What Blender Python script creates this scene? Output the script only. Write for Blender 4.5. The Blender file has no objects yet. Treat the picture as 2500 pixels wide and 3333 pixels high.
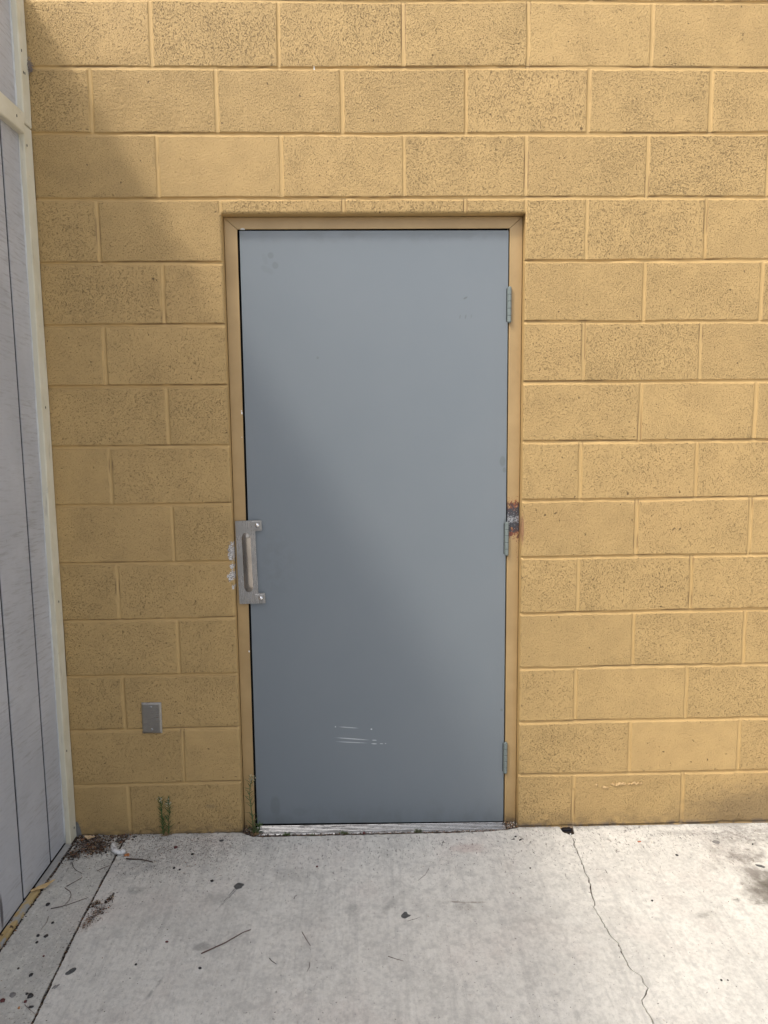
import bpy, bmesh, math, random
import numpy as np
from mathutils import Vector, Matrix
from mathutils.geometry import tessellate_polygon
random.seed(7)
rng = np.random.default_rng(11)
scene = bpy.context.scene
col = scene.collection
R = math.radians

# ------------------------------------------------------------------ helpers
def gz(x):
    return .0072 - .0055 * x

def obj(name, verts, faces, mat=None, parent=None, smooth=False):
    me = bpy.data.meshes.new(name)
    me.from_pydata([tuple(v) for v in verts], [], faces)
    me.update()
    if mat is not None:
        for m in (mat if isinstance(mat, (list, tuple)) else [mat]):
            me.materials.append(m)
    if smooth:
        me.polygons.foreach_set('use_smooth', [True] * len(me.polygons))
    o = bpy.data.objects.new(name, me)
    col.objects.link(o)
    if parent is not None:
        o.parent = parent
    return o

def from_bm(name, bm, mat=None, parent=None, smooth=False):
    me = bpy.data.meshes.new(name)
    bm.normal_update()
    bm.to_mesh(me)
    bm.free()
    if mat is not None:
        for m in (mat if isinstance(mat, (list, tuple)) else [mat]):
            me.materials.append(m)
    if smooth:
        me.polygons.foreach_set('use_smooth', [True] * len(me.polygons))
    o = bpy.data.objects.new(name, me)
    col.objects.link(o)
    if parent is not None:
        o.parent = parent
    return o

def tag(o, label=None, cat=None, group=None, kind=None):
    if label: o['label'] = label
    if cat: o['category'] = cat
    if group: o['group'] = group
    if kind: o['kind'] = kind
    return o

def thing(name, label, cat, loc=(0, 0, 0), group=None):
    o = bpy.data.objects.new(name, None)
    o.empty_display_size = .05
    o.location = loc
    col.objects.link(o)
    return tag(o, label, cat, group)

def box(bm, x0, x1, y0, y1, z0, z1, bev=0, seg=2):
    r = bmesh.ops.create_cube(bm, size=1)
    for v in r['verts']:
        v.co = Vector(((x0 + x1) / 2 + v.co.x * (x1 - x0), (y0 + y1) / 2 + v.co.y * (y1 - y0), (z0 + z1) / 2 + v.co.z * (z1 - z0)))
    if bev:
        es = list({e for v in r['verts'] for e in v.link_edges})
        bmesh.ops.bevel(bm, geom=es, offset=bev, segments=seg, profile=.5, affect='EDGES')

def hashn(i, j, s):
    v = np.sin(i * 127.1 + j * 311.7 + s * 74.7) * 43758.5453
    return v - np.floor(v)

def vnoise(x, y, s=0):
    xi = np.floor(x); yi = np.floor(y)
    fx = x - xi; fy = y - yi
    fx = fx * fx * (3 - 2 * fx); fy = fy * fy * (3 - 2 * fy)
    a = hashn(xi, yi, s); b = hashn(xi + 1, yi, s); c = hashn(xi, yi + 1, s); d = hashn(xi + 1, yi + 1, s)
    return (a + (b - a) * fx) * (1 - fy) + (c + (d - c) * fx) * fy

def tube(pts, radii, n=6):
    vs, fs = [], []
    P = [Vector(p) for p in pts]
    for i, p in enumerate(P):
        d = (P[min(i + 1, len(P) - 1)] - P[max(i - 1, 0)]).normalized()
        a = d.cross(Vector((0, 0, 1)))
        if a.length < .1: a = d.cross(Vector((1, 0, 0)))
        a.normalize(); b = d.cross(a)
        for k in range(n):
            t = 2 * math.pi * k / n
            vs.append(p + (a * math.cos(t) + b * math.sin(t)) * radii[i])
    for i in range(len(P) - 1):
        for k in range(n):
            fs.append((i * n + k, i * n + (k + 1) % n, (i + 1) * n + (k + 1) % n, (i + 1) * n + k))
    fs.append(tuple(range(n))[::-1]); fs.append(tuple(range((len(P) - 1) * n, len(P) * n)))
    return vs, fs

# ------------------------------------------------------------------ node helper
class NT:
    def __init__(self, name):
        self.m = bpy.data.materials.new(name)
        self.m.use_nodes = True
        self.t = self.m.node_tree
        self.t.nodes.clear()
        self.out = self.t.nodes.new('ShaderNodeOutputMaterial')
        self.b = self.t.nodes.new('ShaderNodeBsdfPrincipled')
        self.t.links.new(self.b.outputs[0], self.out.inputs[0])
        self._pos = None
    def n(self, typ, **kw):
        nd = self.t.nodes.new(typ)
        for k, v in kw.items(): setattr(nd, k, v)
        return nd
    def link(self, a, b): self.t.links.new(a, b)
    def put(self, sock, v):
        if isinstance(v, bpy.types.NodeSocket): self.link(v, sock)
        elif v is not None:
            try: sock.default_value = v
            except Exception: sock.default_value = (*v, 1) if len(v) == 3 else v
    def pos(self):
        if self._pos is None:
            self._pos = self.n('ShaderNodeNewGeometry').outputs['Position']
        return self._pos
    def opos(self):
        return self.n('ShaderNodeTexCoord').outputs['Object']
    def map(self, vec, scale=(1, 1, 1), loc=(0, 0, 0), rot=(0, 0, 0)):
        m = self.n('ShaderNodeMapping')
        self.put(m.inputs['Vector'], vec); m.inputs['Scale'].default_value = scale
        m.inputs['Location'].default_value = loc; m.inputs['Rotation'].default_value = rot
        return m.outputs[0]
    def noise(self, vec, scale, detail=2, rough=.5, dist=0):
        n = self.n('ShaderNodeTexNoise')
        self.put(n.inputs['Vector'], vec)
        n.inputs['Scale'].default_value = scale; n.inputs['Detail'].default_value = detail
        n.inputs['Roughness'].default_value = rough; n.inputs['Distortion'].default_value = dist
        return n.outputs[0]
    def voro(self, vec, scale, feature='F1', out=0):
        n = self.n('ShaderNodeTexVoronoi', feature=feature)
        self.put(n.inputs['Vector'], vec); n.inputs['Scale'].default_value = scale
        return n.outputs[out]
    def math(self, op, a, b=None, c=None, clamp=False):
        n = self.n('ShaderNodeMath', operation=op); n.use_clamp = clamp
        self.put(n.inputs[0], a)
        if b is not None: self.put(n.inputs[1], b)
        if c is not None: self.put(n.inputs[2], c)
        return n.outputs[0]
    def ramp(self, v, lo, hi, a=0., b=1.):
        n = self.n('ShaderNodeMapRange', interpolation_type='SMOOTHSTEP')
        self.put(n.inputs[0], v); self.put(n.inputs[1], lo); self.put(n.inputs[2], hi)
        self.put(n.inputs[3], a); self.put(n.inputs[4], b)
        return n.outputs[0]
    def mix(self, f, a, b, mode='MIX'):
        n = self.n('ShaderNodeMix', data_type='RGBA', blend_type=mode)
        self.put(n.inputs[0], f)
        self.put(n.inputs[6], (*a, 1) if isinstance(a, tuple) and len(a) == 3 else a)
        self.put(n.inputs[7], (*b, 1) if isinstance(b, tuple) and len(b) == 3 else b)
        return n.outputs[2]
    def sep(self, v):
        n = self.n('ShaderNodeSeparateXYZ'); self.put(n.inputs[0], v)
        return n.outputs
    def attr(self, name):
        return self.n('ShaderNodeAttribute', attribute_name=name).outputs['Fac']
    def bump(self, h, dist, strength=1, normal=None):
        n = self.n('ShaderNodeBump'); n.inputs['Strength'].default_value = strength
        n.inputs['Distance'].default_value = dist
        self.put(n.inputs['Height'], h)
        if normal is not None: self.link(normal, n.inputs['Normal'])
        return n.outputs[0]
    def set(self, col=None, rough=None, metal=None, spec=None, normal=None):
        if col is not None: self.put(self.b.inputs['Base Color'], (*col, 1) if isinstance(col, tuple) and len(col) == 3 else col)
        if rough is not None: self.put(self.b.inputs['Roughness'], rough)
        if metal is not None: self.put(self.b.inputs['Metallic'], metal)
        if spec is not None: self.put(self.b.inputs['Specular IOR Level'], spec)
        if normal is not None: self.link(normal, self.b.inputs['Normal'])
        return self.m
    def ell(self, c, r, ang=0, axes='XY', warp=None, wamt=0.0):
        """0 at the centre, 1 on the rim of an ellipse in world coordinates"""
        p = self.pos()
        s = self.sep(p)
        u = s[0]; v = s[1] if axes == 'XY' else s[2]
        du = self.math('SUBTRACT', u, c[0]); dv = self.math('SUBTRACT', v, c[1])
        ca, sa = math.cos(ang), math.sin(ang)
        a = self.math('ADD', self.math('MULTIPLY', du, ca / r[0]), self.math('MULTIPLY', dv, sa / r[0]))
        b = self.math('ADD', self.math('MULTIPLY', du, -sa / r[1]), self.math('MULTIPLY', dv, ca / r[1]))
        d = self.math('SQRT', self.math('ADD', self.math('MULTIPLY', a, a), self.math('MULTIPLY', b, b)))
        if warp is not None:
            d = self.math('ADD', d, self.math('MULTIPLY', self.math('SUBTRACT', warp, .5), wamt))
        return d

def flat(name, c, rough=.7, metal=0, spec=.5, var=0.0, vs=60, bmp=0):
    t = NT(name)
    colr = c
    if var:
        n = t.noise(t.pos(), vs, 3)
        colr = t.mix(t.ramp(n, .3, .7), tuple(x * (1 - var) for x in c), tuple(min(1, x * (1 + var)) for x in c))
    nm = t.bump(t.noise(t.pos(), vs * 5, 3), bmp) if bmp else None
    return t.set(colr, rough, metal, spec, nm)

PAINT = (.472, .317, .133)
# ------------------------------------------------------------------ block wall paint
def block_material():
    t = NT('painted_block')
    p = t.pos()
    rnd = t.attr('rnd'); rnd2 = t.attr('rnd2'); jt = t.attr('jt')
    off = t.n('ShaderNodeCombineXYZ')
    t.put(off.inputs[0], t.math('MULTIPLY', rnd2, 3.1)); t.put(off.inputs[1], t.math('MULTIPLY', rnd, 5.7)); t.put(off.inputs[2], t.math('MULTIPLY', rnd2, 7.3))
    add = t.n('ShaderNodeVectorMath', operation='ADD'); t.link(p, add.inputs[0]); t.link(off.outputs[0], add.inputs[1])
    q = add.outputs[0]
    # short squiggly voids: mostly horizontal low down, the grain turns from block to block
    qh = t.map(q, (1, 1, 1.55)); qv = t.map(q, (1.5, 1, .8))
    nh = t.noise(qh, 265, 4.0, .64, .1)
    nv = t.noise(qv, 275, 4.0, .64, .1)
    mixn = t.n('ShaderNodeMix', data_type='FLOAT')
    t.put(mixn.inputs[0], t.ramp(rnd2, .55, .75)); t.put(mixn.inputs[2], nh); t.put(mixn.inputs[3], nv)
    nz = mixn.outputs[0]
    big = t.noise(q, 8, 3, .55)
    dens = t.math('ADD', t.math('MULTIPLY', rnd, .20), t.math('MULTIPLY', big, 1.0))
    thr = t.math('SUBTRACT', .630, t.math('MULTIPLY', t.math('ADD', dens, t.ramp(t.sep(p)[2], .2, 2.6, -.12, .14)), .090))
    thr = t.math('ADD', thr, t.math('MULTIPLY', jt, .35))
    pit = t.ramp(nz, thr, t.math('ADD', thr, .07))
    nb = t.noise(q, 75, 2, .5, .3)
    pit2 = t.ramp(t.math('SUBTRACT', nb, t.math('MULTIPLY', jt, .3)), .725, .76)
    pitm = t.math('MAXIMUM', pit, pit2)
    fine = t.noise(q, 420, 3, .6)
    lump = t.noise(q, 190, 4, .62)
    rough_amt = t.math('MULTIPLY', t.math('SUBTRACT', 1, jt), t.math('ADD', .35, t.math('MULTIPLY', dens, .85)))
    h = t.math('MULTIPLY', lump, t.math('MULTIPLY', rough_amt, 1.0))
    h = t.math('ADD', h, t.math('MULTIPLY', fine, .16))
    h = t.math('SUBTRACT', h, t.math('MULTIPLY', pitm, 1.0))
    nrm = t.bump(h, .0046, 1)
    tone = t.noise(q, 14, 3, .6)
    tone2 = t.noise(p, 2.2, 3, .5)
    c = t.mix(t.ramp(tone, .3, .7), tuple(x * .95 for x in PAINT), tuple(x * 1.04 for x in PAINT))
    c = t.mix(t.math('MULTIPLY', t.ramp(tone2, .45, .75), .16), c, (.49, .31, .135))
    c = t.mix(t.math('MULTIPLY', t.ramp(rnd, 0, 1), .18), c, (.42, .285, .118))
    deep = t.math('MULTIPLY', t.ramp(t.math('ADD', nz, t.math('MULTIPLY', t.math('SUBTRACT', 1, jt), 0)), t.math('ADD', thr, .015), t.math('ADD', thr, .085)), .68)
    deep = t.math('MAXIMUM', deep, t.math('MULTIPLY', pit2, .8))
    c = t.mix(deep, c, (.085, .050, .022))
    c = t.mix(t.math('MULTIPLY', t.attr('crk'), .75), c, (.13, .08, .04))
    # dirt splashed up from the pavement, patchy
    z = t.sep(p)[2]; x = t.sep(p)[0]
    dn = t.noise(t.map(p, (1, 1, 2)), 22, 5, .65)
    d1 = t.math('MULTIPLY', t.ramp(z, .085, .004), t.ramp(dn, .34, .66))
    d2 = t.math('MULTIPLY', t.ramp(t.ell((1.42, .02), (.42, .17), 0, 'XZ', dn, .9), 1.05, .35), .62)
    d = t.math('MAXIMUM', t.math('MULTIPLY', d1, .62), d2)
    c = t.mix(d, c, (.17, .12, .065))
    d3 = t.ramp(t.ell((-.62, .112), (.03, .010), -.1, 'XZ', dn, .8), 1., .3)
    c = t.mix(t.math('MULTIPLY', d3, .35), c, (.2, .15, .09))
    gl = t.math('MULTIPLY', t.ramp(z, .022, .006), t.ramp(t.noise(t.map(p, (1, 1, .2)), 16, 4, .6), .46, .56))
    c = t.mix(t.math('MULTIPLY', gl, .7), c, (.16, .13, .11))
    # bare grey corner where the paint stops beside the trim
    g = t.ramp(t.ell((-1.104, .03), (.011, .042), .15, 'XZ', dn, .7), 1.05, .8)
    c = t.mix(g, c, (.22, .215, .21))
    # chipped, unpainted concrete by the latch
    ch = t.noise(p, 95, 5, .72)
    for cc, rr in (((-.514, 1.045), (.011, .034)), ((-.513, 1.000), (.007, .009)), ((-.515, .965), (.015, .017)), ((-.512, 1.078), (.005, .010)), ((-.511, .925), (.004, .010))):
        m = t.ramp(t.ell(cc, rr, 0, 'XZ', ch, 3.2), 1.0, .85)
        c = t.mix(m, c, t.mix(t.ramp(t.noise(p, 260, 3, .7), .35, .62), (.10, .085, .075), (.80, .77, .74)))
    # rust bleed by the weld
    rb = t.ramp(t.ell((.511, 1.118), (.007, .060), 0, 'XZ', ch, 1.6), 1.0, .45)
    c = t.mix(t.math('MULTIPLY', rb, .6), c, (.22, .085, .06))
    # small white droppings of paint
    wv = t.ramp(t.ell((-.190, 2.642), (.003, .006), 0, 'XZ', ch, .6), 1., .7)
    c = t.mix(wv, c, (.9, .9, .88))
    return t.set(c, .62, 0, .35, nrm)

M = {}
M['block'] = block_material()

# ------------------------------------------------------------------ block wall mesh
C8 = .2032
def build_wall():
    k0, k1 = -9, 19
    offs = np.array([-.0105, -.0092, -.0075, -.0055, -.004, -.002, 0, .002, .004, .0055, .0075, .0092, .0105])
    inner = np.linspace(.0105, C8 - .0105, 14)[1:-1]
    xs = []
    for k in range(k0, k1 + 1):
        c = .508 + k * C8
        xs += list(c + offs)
        if k < k1: xs += list(c + inner)
    xs = np.array(xs)
    zs = []
    for j in range(0, 20):
        zs += list(j * C8 + offs)
        if j < 19: zs += list(j * C8 + inner)
    zs = np.array(zs)
    ZT = 2.1885
    zs = zs[(np.abs(zs - ZT) > .004)]
    zs = np.sort(np.concatenate([zs, ZT + np.array([-.003, 0, .002, .004, .007])]))
    X, Z = np.meshgrid(xs, zs)
    # slightly wandering courses
    Zw = Z + (vnoise(X * 2.1, Z * 0 + np.round(Z / C8), 3) - .5) * .0045
    j = np.floor(Zw / C8)
    # bed joints
    jb = np.round(Zw / C8)
    dz = Zw - jb * C8
    wob = (vnoise(X * 9, jb * 13.7, 5) - .5) * .0022 + (vnoise(X * 45, jb * 3.1, 6) - .5) * .0013
    hw = .0066 + (vnoise(X * 4, jb * 7.7, 8) - .5) * .0020 + (vnoise(X * 110, jb * 7.7, 9) - .5) * .0016
    tt = np.clip(np.abs(dz - wob) / hw, 0, 1)
    bed = 1 - tt ** 4
    bdepth = .0047 + (vnoise(X * 1.3, jb * 5.3, 12) - .5) * .0046
    D = bed * bdepth
    # head joints
    kk = np.round((X - .508) / C8)
    dx = X - (.508 + kk * C8)
    has = ((j + kk) % 2 == 1)
    has |= (j == 10) & (kk == 0)
    blk = np.floor((X - .508 - np.where(j % 2 == 0, C8, 0)) / (2 * C8))
    shift = (hashn(kk, j, 21) - .5) * .004
    wob = (vnoise(Z * 11, kk * 3.3 + j, 15) - .5) * .0022 + shift * (np.abs(dx) < .02)
    hw2 = .0070 + (hashn(kk, j, 25) - .5) * .0026 + (vnoise(Z * 100, kk * 7.7, 19) - .5) * .0014
    t2 = np.clip(np.abs(dx - wob) / hw2, 0, 1)
    op = (np.abs(np.abs(X) - .508) < .012) & (Z < ZT)
    head = np.where(has & ~op, 1 - t2 ** 4, 0)
    hd = .0011 + hashn(kk, j, 31) * .0030
    D = np.maximum(D, head * hd)
    jt = np.maximum(bed, head)
    # worn rounded arrises round the opening
    e = np.where(Z < ZT, np.abs(X) - .508, 9)
    e2 = np.where(np.abs(X) < .508, Z - ZT, 9)
    ee = np.minimum(np.where(e < -1e-6, 9, e), np.where(e2 < -1e-6, 9, e2))
    D = D + np.clip(1 - ee / (.0055 + vnoise(X * 60, Z * 60, 41) * .003), 0, 1) ** 2 * .0045
    # every block stands a hair proud or shy and leans a little
    b1 = hashn(blk, j, 51) - .5; b2 = hashn(blk, j, 52) - .5
    Y = (1 - jt) * (b1 * .0016 + b2 * .004 * (Z - (j + .5) * C8))
    Y += (1 - jt) * (vnoise(X * 28, Z * 28, 61) - .5) * .0009
    # chipped lower arris of some blocks
    chip = np.clip((vnoise(X * 22, jb * 17.3, 71) - .74) * 5, 0, 1) * ((dz > 0) & (dz < .014)) * .0035
    Y = Y + D + chip
    crk = np.exp(-((dz - .0050) / .0020) ** 2) * np.clip((vnoise(X * 5.5, jb * 9.1, 111) * .6 + vnoise(X * 31, jb * 4.1, 112) * .4 - .50) * 6, 0, 1)
    crk = np.maximum(crk, np.exp(-((np.abs(dx) - .0060) / .0016) ** 2) * (has & ~op) * np.clip((vnoise(Z * 14, kk * 5.1 + j, 113) - .66) * 6, 0, 1))
    Y = Y + crk * .0022
    # feathered ridge of paint along the foot of the wall
    Y -= np.clip(1 - np.abs(Z - .020 - (vnoise(X * 7, X * 0, 81) - .5) * .012) / .006, 0, 1) * .0022 * (X > .5)
    nx, nz = len(xs), len(zs)
    V = np.stack([X, Y, Z], -1).reshape(-1, 3)
    ii, jj = np.meshgrid(np.arange(nx - 1), np.arange(nz - 1))
    a = (jj * nx + ii)
    F = np.stack([a, a + 1, a + nx + 1, a + nx], -1).reshape(-1, 4)
    cx = (xs[:-1] + xs[1:]) / 2; cz = (zs[:-1] + zs[1:]) / 2
    CX, CZ = np.meshgrid(cx, cz)
    keep = ~((np.abs(CX) < .508) & (CZ < ZT))
    keep = keep.reshape(-1)
    F = F[keep]
    jf = np.floor(CZ / C8)
    bf = np.floor((CX - .508 - np.where(jf % 2 == 0, C8, 0)) / (2 * C8))
    r1 = hashn(bf, jf, 91).reshape(-1)[keep]
    r2 = hashn(bf, jf, 92).reshape(-1)[keep]
    # reveal of the opening
    verts = V.tolist(); faces = F.tolist()
    ext1, ext2 = [], []
    nV = len(verts)
    ixl = int(np.argmin(np.abs(xs + .508))); ixr = int(np.argmin(np.abs(xs - .508))); izt = int(np.argmin(np.abs(zs - ZT)))
    for side, ix in ((-1, ixl), (1, ixr)):
        base = len(verts)
        for i in range(izt + 1):
            v = V[i * nx + ix]
            verts.append([v[0], .12, v[2]])
        b2_ = len(verts)
        for i in range(izt + 1):
            v = V[i * nx + ix]
            verts.append([v[0], v[1], v[2]])
        for i in range(izt):
            q = (b2_ + i, b2_ + i + 1, base + i + 1, base + i)
            faces.append(q if side < 0 else q[::-1]); ext1.append(.2); ext2.append(.5)
    base = len(verts)
    for i in range(ixl, ixr + 1):
        v = V[izt * nx + i]; verts.append([v[0], .12, v[2]])
    b2_ = len(verts)
    for i in range(ixl, ixr + 1):
        v = V[izt * nx + i]; verts.append([v[0], v[1], v[2]])
    for n_, i in enumerate(range(ixl, ixr)):
        faces.append((b2_ + n_, b2_ + n_ + 1, base + n_ + 1, base + n_)); ext1.append(.2); ext2.append(.5)
    me = bpy.data.meshes.new('block_wall')
    me.from_pydata(verts, [], faces)
    me.update()
    me.materials.append(M['block'])
    me.polygons.foreach_set('use_smooth', [True] * len(me.polygons))
    a1 = me.attributes.new('rnd', 'FLOAT', 'FACE'); a1.data.foreach_set('value', np.concatenate([r1, ext1]).astype(np.float32))
    a2 = me.attributes.new('rnd2', 'FLOAT', 'FACE'); a2.data.foreach_set('value', np.concatenate([r2, ext2]).astype(np.float32))
    a3 = me.attributes.new('jt', 'FLOAT', 'POINT')
    jv = np.zeros(len(verts), np.float32); jv[:nV] = jt.reshape(-1); jv[nV:] = .6
    a3.data.foreach_set('value', jv)
    a4 = me.attributes.new('crk', 'FLOAT', 'POINT'); cv = np.zeros(len(verts), np.float32); cv[:nV] = crk.reshape(-1)
    a4.data.foreach_set('value', cv)
    o = bpy.data.objects.new('block_facing', me); col.objects.link(o)
    return o

wall = thing('block_wall', 'tan painted concrete block wall with raked joints around the grey door', 'wall')
wf = build_wall(); wf.parent = wall
# body of the wall behind its face (butts the frame zone) and a coping
bm = bmesh.new()
XR = .508 + 19 * C8; ZT2 = 19 * C8
for a in ((-1.36, -.5085, .02, .19, -.05, ZT2), (.5085, XR, .02, .19, -.05, ZT2), (-.5085, .5085, .02, .19, 2.196, ZT2)):
    box(bm, *a)
from_bm('wall_core', bm, flat('block_core', (.33, .30, .27), .9), wall)
bm = bmesh.new(); box(bm, -1.40, XR + .04, -.03, .22, ZT2 + .002, ZT2 + .06, .004)
from_bm('coping', bm, flat('coping_metal', (.40, .27, .13), .5), wall)

# peeling paint curls on the bottom course
pm = flat('paint_curl', (.42, .28, .125), .6, var=.1)
def curl(x0, x1, z, amp, seed):
    r = random.Random(seed); n = max(5, int((x1 - x0) / .004)); vs = []; fs = []
    for i in range(n + 1):
        t = i / n; x = x0 + (x1 - x0) * t
        w = (math.sin(t * math.pi) ** .5) * (.5 + r.random()) * amp
        zz = z + (r.random() - .5) * .006
        vs += [(x, -.0005, zz + w), (x + (r.random() - .5) * .003, -.003 - w * .45 * r.random(), zz + w * .3), (x + (r.random() - .5) * .003, -.003 - w * .5, zz - w * .5)]
    for i in range(n):
        for q in (0, 1):
            fs.append((i * 3 + q, i * 3 + q + 1, (i + 1) * 3 + q + 1, (i + 1) * 3 + q))
    o = obj('peeling_paint', vs, fs, pm, wall)
    md = o.modifiers.new('s', 'SOLIDIFY'); md.thickness = .0006
for i, a in enumerate(((.791, .801, .161, .004), (.818, .842, .152, .004), (.850, .905, .162, .006), (.909, .968, .164, .0035), (.708, .714, .150, .002))):
    curl(*a, i)

# ------------------------------------------------------------------ door
door = thing('door', 'grey flush steel door in tan metal frame, closed, with latch guard', 'door', (0, .04, 0))
def d_obj(o):
    o.matrix_parent_inverse = Matrix.Translation((0, -.04, 0)); return o

def frame_mat():
    t = NT('frame_paint')
    p = t.pos()
    n1 = t.noise(p, 9, 4, .6); n2 = t.noise(p, 300, 2, .5)
    c = t.mix(t.ramp(n1, .3, .7), (.355, .238, .106), (.405, .275, .126))
    z = t.sep(p)[2]; x = t.sep(p)[0]
    w = t.noise(p, 48, 5, .65); w2 = t.noise(p, 170, 4, .7)
    # weld scar: rust rims, blued steel, bright ground centre (right jamb only)
    right = t.ramp(x, .45, .452)
    dz = t.math('DIVIDE', t.math('ABSOLUTE', t.math('SUBTRACT', z, 1.150)), .060)
    w3 = t.noise(p, 95, 4, .7)
    dd = t.math('ADD', dz, t.math('ADD', t.math('MULTIPLY', t.math('SUBTRACT', w3, .5), 2.2), t.math('MULTIPLY', t.math('SUBTRACT', w2, .5), 1.2)))
    rust = t.math('MULTIPLY', t.ramp(dd, 1.12, .92), right)
    rustc = t.mix(t.ramp(w, .4, .6), (.26, .085, .032), (.085, .030, .02))
    c = t.mix(rust, c, rustc)
    dark = t.math('MULTIPLY', t.ramp(t.math('ADD', dz, t.math('MULTIPLY', t.math('SUBTRACT', w3, .5), 1.8)), .86, .55), right)
    c = t.mix(dark, c, (.035, .036, .045))
    steel = t.math('MULTIPLY', t.ramp(t.math('ADD', dz, t.math('MULTIPLY', t.math('SUBTRACT', w2, .5), 1.8)), .22, -.05), right)
    c = t.mix(steel, c, (.34, .35, .37))
    ring = t.math('MULTIPLY', t.math('MULTIPLY', t.ramp(w2, .62, .68), t.ramp(dz, .95, .7)), right)
    c = t.mix(ring, c, (.75, .72, .70))
    # round rust blister under it
    bl = t.ramp(t.ell((.477, 1.096), (.008, .009), 0, 'XZ', w, .5), 1.05, .85)
    c = t.mix(bl, c, (.16, .045, .025))
    # rust specks down the outer edge
    sp = t.math('MULTIPLY', t.ramp(t.noise(p, 260, 2, .5), .60, .66), t.math('MULTIPLY', t.ramp(x, .488, .500), t.ramp(t.math('ABSOLUTE', t.math('SUBTRACT', z, 1.10)), .16, .05)))
    c = t.mix(sp, c, (.14, .05, .03))
    # grime at the feet
    g = t.math('MULTIPLY', t.ramp(z, .05, .0), t.ramp(w, .38, .55))
    c = t.mix(t.math('MULTIPLY', g, .8), c, (.13, .095, .06))
    chips = t.ramp(t.noise(t.map(p, (1, 1, .6)), 120, 2, .5), .80, .83)
    c = t.mix(chips, c, (.20, .12, .06))
    h = t.math('ADD', t.math('MULTIPLY', n2, .15), t.math('MULTIPLY', t.noise(p, 60, 3), .5))
    return t.set(c, t.mix(steel, (.42,) * 3, (.3,) * 3), t.math('MULTIPLY', steel, .6), .5, t.bump(h, .0006))
M['frame'] = frame_mat()

FY = .039; FO = .5060; FI = .4620; FT = 2.1865; FIT = 2.1475
FB = -.02
def prism(name, poly, y0, y1, mat, parent, bev=.0012):
    bm = bmesh.new()
    a = [bm.verts.new((x, y0, z)) for x, z in poly]
    b = [bm.verts.new((x, y1, z)) for x, z in poly]
    bm.faces.new(a[::-1]) ; bm.faces.new(b)
    n = len(poly)
    for i in range(n): bm.faces.new((a[i], a[(i + 1) % n], b[(i + 1) % n], b[i]))
    bmesh.ops.recalc_face_normals(bm, faces=bm.faces)
    if bev: bmesh.ops.bevel(bm, geom=[e for e in bm.edges], offset=bev, segments=2, profile=.5, affect='EDGES')
    return from_bm(name, bm, mat, parent)
g = .0005
FIL = -.4625; FILB = -.4680   # inner edge on latch side (wide dark gap)
d_obj(prism('frame_jamb', [(-FO, FB), (FILB, FB), (FIL, FIT), (-FO, FT - g)][::-1], FY, .16, M['frame'], door))
d_obj(prism('frame_jamb', [(FI + .003, FB), (FO, FB), (FO, FT - g), (FI, FIT)][::-1], FY, .16, M['frame'], door))
d_obj(prism('frame_head', [(FIL + g, FIT + g), (FI - g, FIT + g), (FO - g, FT), (-FO + g, FT)][::-1], FY, .16, M['frame'], door))
# black panel added across the opening behind the leaf, keeps the gaps dark
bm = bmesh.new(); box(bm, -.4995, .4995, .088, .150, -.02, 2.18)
d_obj(from_bm('added_dark_panel', bm, flat('added_panel_black', (.012, .012, .012), .9), door))
# dark backing in the joint between frame and blocks
bm = bmesh.new(); box(bm, -.512, -.5035, .060, .118, -.03, 2.188); box(bm, .5035, .512, .060, .118, -.03, 2.188)
d_obj(from_bm('joint_filler', bm, flat('joint_dark', (.05, .03, .02), .95), door))

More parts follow.
